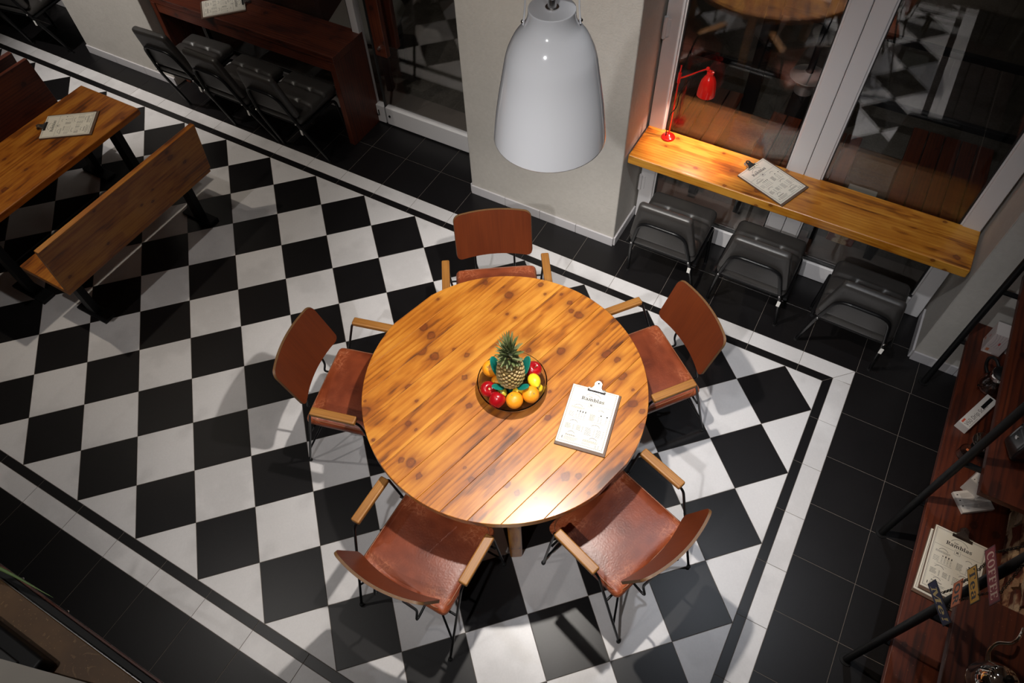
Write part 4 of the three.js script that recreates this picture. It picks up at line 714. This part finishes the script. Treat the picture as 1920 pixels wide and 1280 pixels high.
{ // things on the lower shelf
  const base = SH1 + 0.0003;
  const clip = (x, y, z, turn, label) => { const c = scene.children.find((o) => o.name === 'menu_clipboard'); return copyOf(c, [x, y, z], turn, label, 'menu clipboards'); };
  clip(0.668, base, 1.03, -0.05, 'lower menu clipboard of the pair lying on the wall shelf');
  clip(0.682, base + 0.0135, 1.008, -0.03, 'upper menu clipboard of the pair lying on the wall shelf');
  // drip scale box
  const bt = textTex(512, 118, '#ded8d2', (x, w, h) => { x.fillStyle = '#d4553a'; x.fillRect(14, 14, 56, 20); x.fillStyle = '#5b544f'; x.font = '58px sans-serif'; x.textBaseline = 'middle'; x.fillText('V60 Drip Scale', 14, 68); x.fillStyle = '#aaa29c'; x.fillRect(16, 102, 150, 5); });
  const b = thing('scale_box', 'long white cardboard box lettered Drip Scale on the wall shelf', 'box', [0.632, base, 0.2], 1.16);
  part(b, 'carton', box(0.235, 0.05, 0.056, 0.0, 0.025, 0, 0.002), M([0.7, 0.66, 0.63], 0.6));
  const f = new THREE.PlaneGeometry(0.233, 0.0535); f.rotateX(-Math.PI / 2); f.translate(0, 0.0506, 0); part(b, 'print', f, M(0xffffff, 0.6, 0, { map: bt }), 'printed product lettering');
  part(b, 'product_picture', box(0.08, 0.0012, 0.017, 0.068, 0.0512, 0.0, 0.0004), mats.blackMatte);
  // glass server with black handle
  const s = thing('coffee_server', 'glass coffee server with steel collar and black handle', 'jug', [0.672, base, 0.0], 0);
  part(s, 'glass_body', lathe([[0, 0.001], [0.045, 0.001], [0.06, 0.012], [0.062, 0.03], [0.054, 0.075], [0.042, 0.1], [0.04, 0.1], [0.052, 0.074], [0.0595, 0.03], [0.0575, 0.014], [0.044, 0.004], [0, 0.004]], 40), mats.clearGlass);
  part(s, 'steel_collar', lathe([[0.0425, 0.1], [0.045, 0.1], [0.046, 0.125], [0.043, 0.127], [0.0415, 0.125]], 36), mats.chrome);
  part(s, 'lid', lathe([[0.043, 0.126], [0.044, 0.132], [0.03, 0.14], [0.01, 0.143], [0, 0.144]], 32), mats.blackMatte);
  part(s, 'handle', rod([[-0.02, 0.12, -0.04], [-0.045, 0.135, -0.075], [-0.065, 0.1, -0.1], [-0.055, 0.05, -0.085], [-0.03, 0.03, -0.055]], 0.008, { rad: 0.03, sides: 8 }), mats.blackMatte);
  part(s, 'spout', rod([[-0.04, 0.03, 0.038], [-0.066, 0.05, 0.05]], 0.006, { sides: 8 }), mats.chrome);
  // printed boxes at the far end of the shelf
  const pt = textTex(256, 256, '#cdbfbb', (x) => { x.strokeStyle = '#7a6a70'; x.lineWidth = 3; for (let k = 0; k < 5; k++) { x.beginPath(); x.moveTo(20 + k * 45, 0); x.quadraticCurveTo(90 + k * 20, 90, 30 + k * 40, 170); x.stroke(); } x.fillStyle = '#c2403f'; x.fillRect(130, 90, 20, 34); x.fillStyle = '#cf7a52'; x.fillRect(30, 190, 44, 34); x.fillStyle = '#e9dfd8'; x.fillRect(20, 232, 120, 20); });
  const pm = M(0xffffff, 0.6, 0, { map: pt });
  const pb = (x, z, label) => { const o = thing('filter_box', label, 'box', [x, base, z], 0, 'printed paper boxes on the shelf'); part(o, 'carton', box(0.085, 0.15, 0.085, 0, 0.075, 0, 0.002), pm); part(o, 'flap', box(0.084, 0.001, 0.084, 0, 0.1506, 0, 0), M([0.66, 0.6, 0.57], 0.6)); return o; };
  pb(0.64, -0.255, 'pale printed paper box at the shelf edge behind the coffee server'); pb(0.745, -0.29, 'pale printed paper box deeper on the shelf behind the coffee server');
  // glass drippers
  const d1 = thing('glass_dripper', 'small ribbed glass dripper on the wall shelf', 'dripper', [0.672, base, 0.385]);
  part(d1, 'cone', lathe([[0.016, 0.002], [0.018, 0.03], [0.05, 0.085], [0.052, 0.087], [0.052, 0.084], [0.0185, 0.028], [0.0175, 0.002]], 36), mats.clearGlass); const ribs = []; for (let k = 0; k < 8; k++) { const a = k / 8 * Math.PI * 2; ribs.push(rod([[Math.cos(a) * 0.019, 0.032, Math.sin(a) * 0.019], [Math.cos(a + 0.4) * 0.047, 0.082, Math.sin(a + 0.4) * 0.047]], 0.0014, { sides: 5 })); } part(d1, 'ribs', ribs, mats.clearGlass);
  part(d1, 'collar', lathe([[0.017, 0.026], [0.034, 0.026], [0.034, 0.032], [0.017, 0.032]], 24), mats.blackMatte);
  const d2 = thing('glass_jar', 'low round glass jar with a small orange sticker', 'jar', [0.625, base, 0.437]);
  part(d2, 'glass_body', lathe([[0, 0.001], [0.03, 0.001], [0.034, 0.008], [0.034, 0.05], [0.032, 0.052], [0.032, 0.05], [0.032, 0.009], [0.028, 0.004], [0, 0.004]], 32), mats.clearGlass);
  part(d2, 'sticker', box(0.02, 0.0008, 0.011, 0.0, 0.0529, 0, 0).rotateY(-0.4), M([0.75, 0.2, 0.07], 0.6)); part(d2, 'lid', cyl(0.0335, 0.0335, 0.002, 0, 0.0505, 0, 28), mats.clearGlass);
  // white instruction boxes
  const it = textTex(256, 256, '#d6d0cb', (x) => { x.fillStyle = '#8f8984'; for (let k = 0; k < 3; k++) for (let j = 0; j < 9; j++) x.fillRect(40, 30 + k * 70 + j * 6, 90 + (j * 37) % 20, 2); for (let k = 0; k < 3; k++) for (let j = 0; j < 9; j++) x.fillRect(150, 30 + k * 70 + j * 6, 80, 2); x.fillStyle = '#2e2826'; for (const [a, c] of [[20, 40], [20, 110], [20, 180]]) { x.beginPath(); x.arc(a, c, 7, 0, 7); x.fill(); } });
  const im = M(0xffffff, 0.6, 0, { map: it });
  const wb = (x, z, turn, w, h, dd, label) => { const o = thing('white_box', label, 'box', [x, base, z], turn, 'white instruction boxes'); part(o, 'carton', box(w, h, dd, 0, h / 2, 0, 0.002), M([0.62, 0.58, 0.55], 0.6)); const q = new THREE.PlaneGeometry(w - 0.003, dd - 0.003); q.rotateX(-Math.PI / 2); q.translate(0, h + 0.0004, 0); part(o, 'print', q, im, 'fine printed text'); return o; };
  wb(0.7, 0.655, 0.62, 0.145, 0.02, 0.1, 'flat white box with fine print lying lowest on the wall shelf'); const up = wb(0.70, 0.57, 1.15, 0.12, 0.1, 0.075, 'upright white box with fine print beside the rack upright');
  const pk = thing('shelf_packet', 'plain pale packet standing at the back of the wall shelf', 'packet', [0.76, base, 0.36], 0.4); part(pk, 'pouch', box(0.05, 0.13, 0.085, 0, 0.065, 0, 0.008), M([0.6, 0.55, 0.5], 0.5)); part(pk, 'fold', box(0.008, 0.02, 0.084, 0, 0.139, 0, 0.002), M([0.6, 0.55, 0.5], 0.5));
}
{ // upper shelf: black bags; near shelf: steel kettle
  const base = SH2 + 0.0003;
  const bag = (x, z, turn, label, h) => { const o = thing('coffee_bag', label, 'bag', [x, base, z], turn, 'black bags on the upper shelf'); const g = cushion(0.11, 0.07, h, 0.022, (a, b) => 0.006 * Math.sin(a * 5 + b * 4), 14, 14); g.rotateX(-Math.PI / 2); part(o, 'pouch', g.translate(0, h / 2, 0), M([0.012, 0.012, 0.013], 0.2, 0, { clearcoat: 0.6, clearcoatRoughness: 0.12 })); part(o, 'top_seal', box(0.105, 0.02, 0.006, 0, h + 0.004, 0, 0.001), mats.blackMatte); part(o, 'valve', cyl(0.008, 0.008, 0.003, 0, 0, 0, 12).rotateX(Math.PI / 2).translate(-0.01, h * 0.6, 0.035), mats.steel); return o; };
  bag(0.66, 0.62, -1.2, 'glossy black bag at the end of the upper shelf', 0.16); bag(0.74, 0.42, -1.5, 'glossy black bag deeper on the upper shelf', 0.17); bag(0.68, 0.02, -1.4, 'glossy black bag above the coffee server', 0.16);
  const k = thing('drip_kettle', 'polished steel drip kettle with gooseneck spout on the shelf', 'kettle', [0.715, base, 1.575]);
  part(k, 'body', lathe(new THREE.SplineCurve([[0.0001, 0.001], [0.07, 0.001], [0.075, 0.006], [0.0745, 0.02], [0.066, 0.06], [0.05, 0.09], [0.044, 0.097]].map(([a, b]) => new THREE.Vector2(a, b))).getPoints(40).map((v) => [v.x, v.y]), 48), mats.chrome);
  const lid = part(k, 'lid', lathe([[0.046, 0.096], [0.046, 0.1], [0.034, 0.108], [0.012, 0.113], [0, 0.114]], 40), mats.chrome); part(lid, 'knob', lathe([[0.006, 0.112], [0.005, 0.12], [0.012, 0.126], [0.012, 0.132], [0, 0.136]], 20), mats.blackMatte);
  part(k, 'spout', rod(new THREE.CatmullRomCurve3([V3(-0.02, 0.02, -0.062), V3(-0.03, 0.03, -0.1), V3(-0.02, 0.06, -0.128), V3(0.005, 0.09, -0.135), V3(0.012, 0.115, -0.15), V3(0.018, 0.12, -0.178), V3(0.02, 0.117, -0.19)]).getPoints(28), (t) => 0.0085 - 0.004 * t, { sides: 10 }), mats.chrome);
  part(k, 'handle', rod([[0.02, 0.085, 0.045], [0.03, 0.12, 0.08], [0.05, 0.1, 0.125], [0.05, 0.04, 0.13], [0.03, 0.025, 0.075]], 0.009, { rad: 0.03, sides: 8 }), mats.blackMatte);
}

// ---------------------------------------------------------------- bar in the near corner
{
  const b = thing('bar_counter', 'dark bar counter with flecked brown worktop', 'counter', [0, 0, 0]);
  part(b, 'bar_body', box(5.0, 1.03, 0.6, -3.5, 0.515, 3.38, 0.004), mats.blackMatte);
  part(b, 'edge_trim', grain(box(5.0, 0.014, 0.008, -3.5, 1.06, 2.918, 0.002), 'x', 1.8, 0.9), mats.darkWood, 'dark red wooden edge');
  part(b, 'worktop', grain(box(5.0, 0.03, 0.74, -3.5, 1.06, 3.32, 0.003), 'x', 1.1, 0.5), M(0xffffff, 0.55, 0, { map: fleckTex }), 'flecked brown worktop');
  part(b, 'steel_strip', box(5.0, 0.012, 0.004, -3.5, 1.08, 2.947, 0.001), mats.steel);
  part(b, 'front_lip', box(5.0, 0.05, 0.026, -3.5, 1.045, 2.936, 0.002), mats.blackMatte);
  for (const x of [-2.11, -2.34]) part(b, 'bolt', sphere(0.005, x, 1.05, 2.913, 10, 8), mats.chrome);
  const r = thing('black_box', 'plain black box on the bar worktop', 'casing', [-2.1, 1.0752, 3.115]);  // plain black box filling the black band behind the brown strip
  part(r, 'housing', box(0.42, 0.08, 0.19, -0.1, 0.04, 0.02, 0.012), mats.blackMatte); part(r, 'top_plate', box(0.3, 0.012, 0.12, -0.1, 0.086, 0.03, 0.004), M([0.02, 0.02, 0.02], 0.5));
  const cg = new THREE.PlaneGeometry(0.5, 0.34, 30, 20); cg.rotateX(-Math.PI / 2); { const p = cg.attributes.position; for (let i = 0; i < p.count; i++) { const x = p.getX(i), z = p.getZ(i); p.setY(i, 0.006 * Math.sin(x * 34 + z * 22) - 0.25 * Math.max(0, -z - 0.1) ** 2); } cg.computeVertexNormals(); }
  const cl = cg.clone(); cl.translate(0, -0.003, 0); const c = thing('bar_cloth', 'pale grey cloth lying rumpled over the black box', 'cloth', [-1.973, 1.185, 3.245], 0.28);
  part(c, 'fabric', [cg, cl], M([0.42, 0.39, 0.35], 0.9, 0, { side: THREE.DoubleSide }));
  const p = thing('potted_aloe', 'potted aloe with long green leaves on the bar', 'plant', [-2.56, 1.0752, 3.02]);
  part(p, 'pot', lathe([[0, 0], [0.05, 0], [0.062, 0.09], [0.066, 0.092], [0.066, 0.1], [0.058, 0.1], [0.052, 0.08], [0, 0.08]], 28), mats.blackMatte); part(p, 'soil', cyl(0.053, 0.053, 0.004, 0, 0.08, 0, 20), M([0.02, 0.014, 0.01], 0.95));
  const leafMat = M([0.12, 0.2, 0.06], 0.45), spot = M([0.5, 0.6, 0.36], 0.6);
  const leaf = (tx, ty, tz, w) => { const c0 = new THREE.CatmullRomCurve3(tx > 0.4 ? [V3(0, 0.08, 0), V3(0.1, 0.14, -0.075), V3(0.24, 0.138, -0.107), V3(tx, 0.08 + ty, tz)] : [V3(0, 0.08, 0), V3(tx * 0.35, 0.08 + ty * 0.6, tz * 0.35), V3(tx * 0.7, 0.08 + ty * 0.95, tz * 0.7), V3(tx, 0.08 + ty, tz)]); const m = part(p, 'leaf', rod(c0.getPoints(18), (t) => w * (1 - t ** 1.6) + 0.0008, { sides: 10, squash: 0.45 }), leafMat); const dots = []; for (let k = 3; k < 17; k++) { const q = c0.getPoint(k / 18); dots.push(sphere(0.0022, q.x, q.y + w * (1 - (k / 18) ** 1.6) * 0.6, q.z, 6, 4)); } part(m, 'leaf_spots', dots, spot).userData.kind = 'stuff'; };
  leaf(0.475, 0.045, -0.129, 0.025); leaf(-0.2, 0.2, 0.05, 0.02); leaf(0.05, 0.26, 0.1, 0.02); leaf(-0.05, 0.24, -0.12, 0.018); leaf(0.2, 0.13, -0.17, 0.018); leaf(-0.25, 0.1, -0.1, 0.018);
}

// ---------------------------------------------------------------- outside: terrace at night
structMesh('floor_terrace', 'grey paved terrace outside the windows', [uvWorld(box(14, 0.1, 7, -4, -0.07, -4.6, 0), 1.5)], streetMat);
{
  const sl = thing('terrace_screen', 'black steel wind screen with glass panes on the terrace', 'screen', [0, 0, 0]);
  for (const x of [-3.1, -1.15, 0.9]) part(sl, 'post', box(0.1, 1.9, 0.06, x, 0.95, -2.0, 0.004), mats.blackMatte);
  for (const y of [0.03, 0.44, 1.85]) part(sl, 'rail', box(4.0, 0.045, 0.04, -1.1, y, -2.0, 0.003), mats.blackMatte);
  part(sl, 'rail', box(1.95, 0.04, 0.04, -0.125, 0.885, -2.0, 0.003), mats.blackMatte);
  for (const [x, w] of [[-2.125, 1.84], [-0.125, 1.94]]) part(sl, 'pane', box(w, 1.36, 0.008, x, 1.146, -2.0, 0), mats.glass);
  // low slatted wooden seats
  const seat = (x, w, z, d, label) => { const o = thing('slatted_seat', label, 'bench', [x, 0, z], 0, 'wooden terrace seats'); const n = Math.round(w / 0.105); for (let k = 0; k < n; k++) part(o, 'slat', grain(box(w / n - 0.008, 0.03, d, -w / 2 + (k + 0.5) * w / n, 0.385, 0, 0.004), 'z', 1.8, 0.9, k * 0.27, k * 0.31), mats.darkWood); for (const sx of [-1, 1]) part(o, 'side_frame', [box(0.05, 0.3, d * 0.9, sx * (w / 2 - 0.05), 0.2, 0, 0.004), box(0.05, 0.07, d, sx * (w / 2 - 0.05), 0.335, 0, 0.004)], mats.blackMatte); part(o, 'foot', box(w - 0.05, 0.04, 0.06, 0, 0.02, 0, 0.003), mats.blackMatte); return o; };
  seat(0.19, 0.5, -1.42, 0.98, 'slatted wooden terrace seat beside the shelf rack pier'); seat(-0.62, 0.6, -1.3, 0.7, 'slatted wooden terrace seat behind the window mullion'); seat(-1.4, 0.5, -1.36, 0.75, 'slatted wooden terrace seat outside beside the red lamp');
  const pad = thing('terrace_pad', 'weathered pale block lying between the terrace seats', 'block', [-0.2, 0, -1.2]); part(pad, 'slab', uvWorld(box(0.17, 0.3, 0.22, 0, 0.13, 0, 0.006), 0.4), M([1, 1, 0.95], 0.8, 0, { map: brickTex }));
  part(pad, 'cap', box(0.175, 0.02, 0.225, 0, 0.29, 0, 0.004), M([0.5, 0.5, 0.44], 0.8));
  const h = thing('patio_heater', 'patio heater with brushed steel collar and black pole', 'heater', [-0.79, 0, -1.745]);
  part(h, 'tank_housing', cyl(0.085, 0.06, 0.52, 0, 0.02, 0, 28), mats.blackMetal); part(h, 'base_plate', cyl(0.2, 0.2, 0.02, 0, 0, 0, 32), mats.blackMatte);
  part(h, 'steel_band', lathe([[0.06, 0.54], [0.062, 0.54], [0.062, 0.6], [0.06, 0.6]], 32), mats.brushed); part(h, 'steel_collar', lathe([[0.06, 0.6], [0.118, 0.655], [0.118, 0.66], [0.05, 0.675], [0.034, 0.69], [0.03, 0.69]], 40), mats.brushed); part(h, 'pole', cyl(0.022, 0.022, 1.5, 0, 0.66, 0, 16), mats.blackMetal); part(h, 'burner_head', cyl(0.09, 0.1, 0.2, 0, 2.1, 0, 24), mats.steel); part(h, 'reflector', lathe([[0.02, 2.36], [0.12, 2.34], [0.2, 2.3], [0.2, 2.295], [0.12, 2.335], [0.02, 2.35]], 40), mats.steel);
  const t = thing('terrace_table', 'wooden slat table on the terrace beyond the dark counter', 'table', [-5.12, 0, -1.47]); for (let k = 0; k < 7; k++) part(t, 'slat', grain(box(1.5, 0.03, 0.09, 0, 0.72, -0.3 + k * 0.1, 0.004), 'x', 1.8, 0.9, k * 0.3, k * 0.2), mats.bench); for (const x of [-0.65, 0.65]) part(t, 'leg', [box(0.05, 0.7, 0.5, x, 0.352, 0, 0.004)], mats.blackMatte);
  const cu = thing('terrace_cushion', 'pale grey seat cushion on the terrace', 'cushion', [-3.98, 0, -1.2], 0.3); part(cu, 'pad', cushion(0.5, 0.12, 0.5, 0.05, (a, b) => 0.02 * (1 - a * a) * (1 - b * b), 16, 16).translate(0, 0.47, 0), M([0.3, 0.3, 0.27], 0.9)); part(cu, 'stool_frame', [box(0.44, 0.03, 0.44, 0, 0.39, 0, 0.004), box(0.05, 0.38, 0.05, 0.18, 0.19, 0.18, 0.003), box(0.05, 0.38, 0.05, -0.18, 0.19, 0.18, 0.003), box(0.05, 0.38, 0.05, 0.18, 0.19, -0.18, 0.003), box(0.05, 0.38, 0.05, -0.18, 0.19, -0.18, 0.003)], mats.blackMatte);
  const lampO = thing('added_street_lamp', 'added unseen street lamp on a tall pole across the terrace', 'lamp', [-1.5, -0.02, -5.6]); part(lampO, 'pole', cyl(0.05, 0.035, 4.4, 0, 0, 0, 16), mats.blackMatte); part(lampO, 'lantern', lathe([[0.03, 4.4], [0.16, 4.42], [0.2, 4.8], [0.06, 4.95], [0, 4.96]], 24), mats.blackMatte);  // lamp added out of view to light the terrace ground
  const em = M([1, 1, 1], 0.5); em.emissive = new THREE.Color().setRGB(1, 0.85, 0.62); em.emissiveIntensity = 4; part(lampO, 'diffuser', cyl(0.14, 0.14, 0.02, 0, 4.39, 0, 24), em);
  const pl = new THREE.PointLight(new THREE.Color().setRGB(1, 0.86, 0.66), 9, 0, 2); pl.name = 'added_street_light'; pl.position.set(0, 4.33, 0); pl.castShadow = true; pl.shadow.radius = 4; lampO.add(pl);
}
renderer.render(scene, camera);
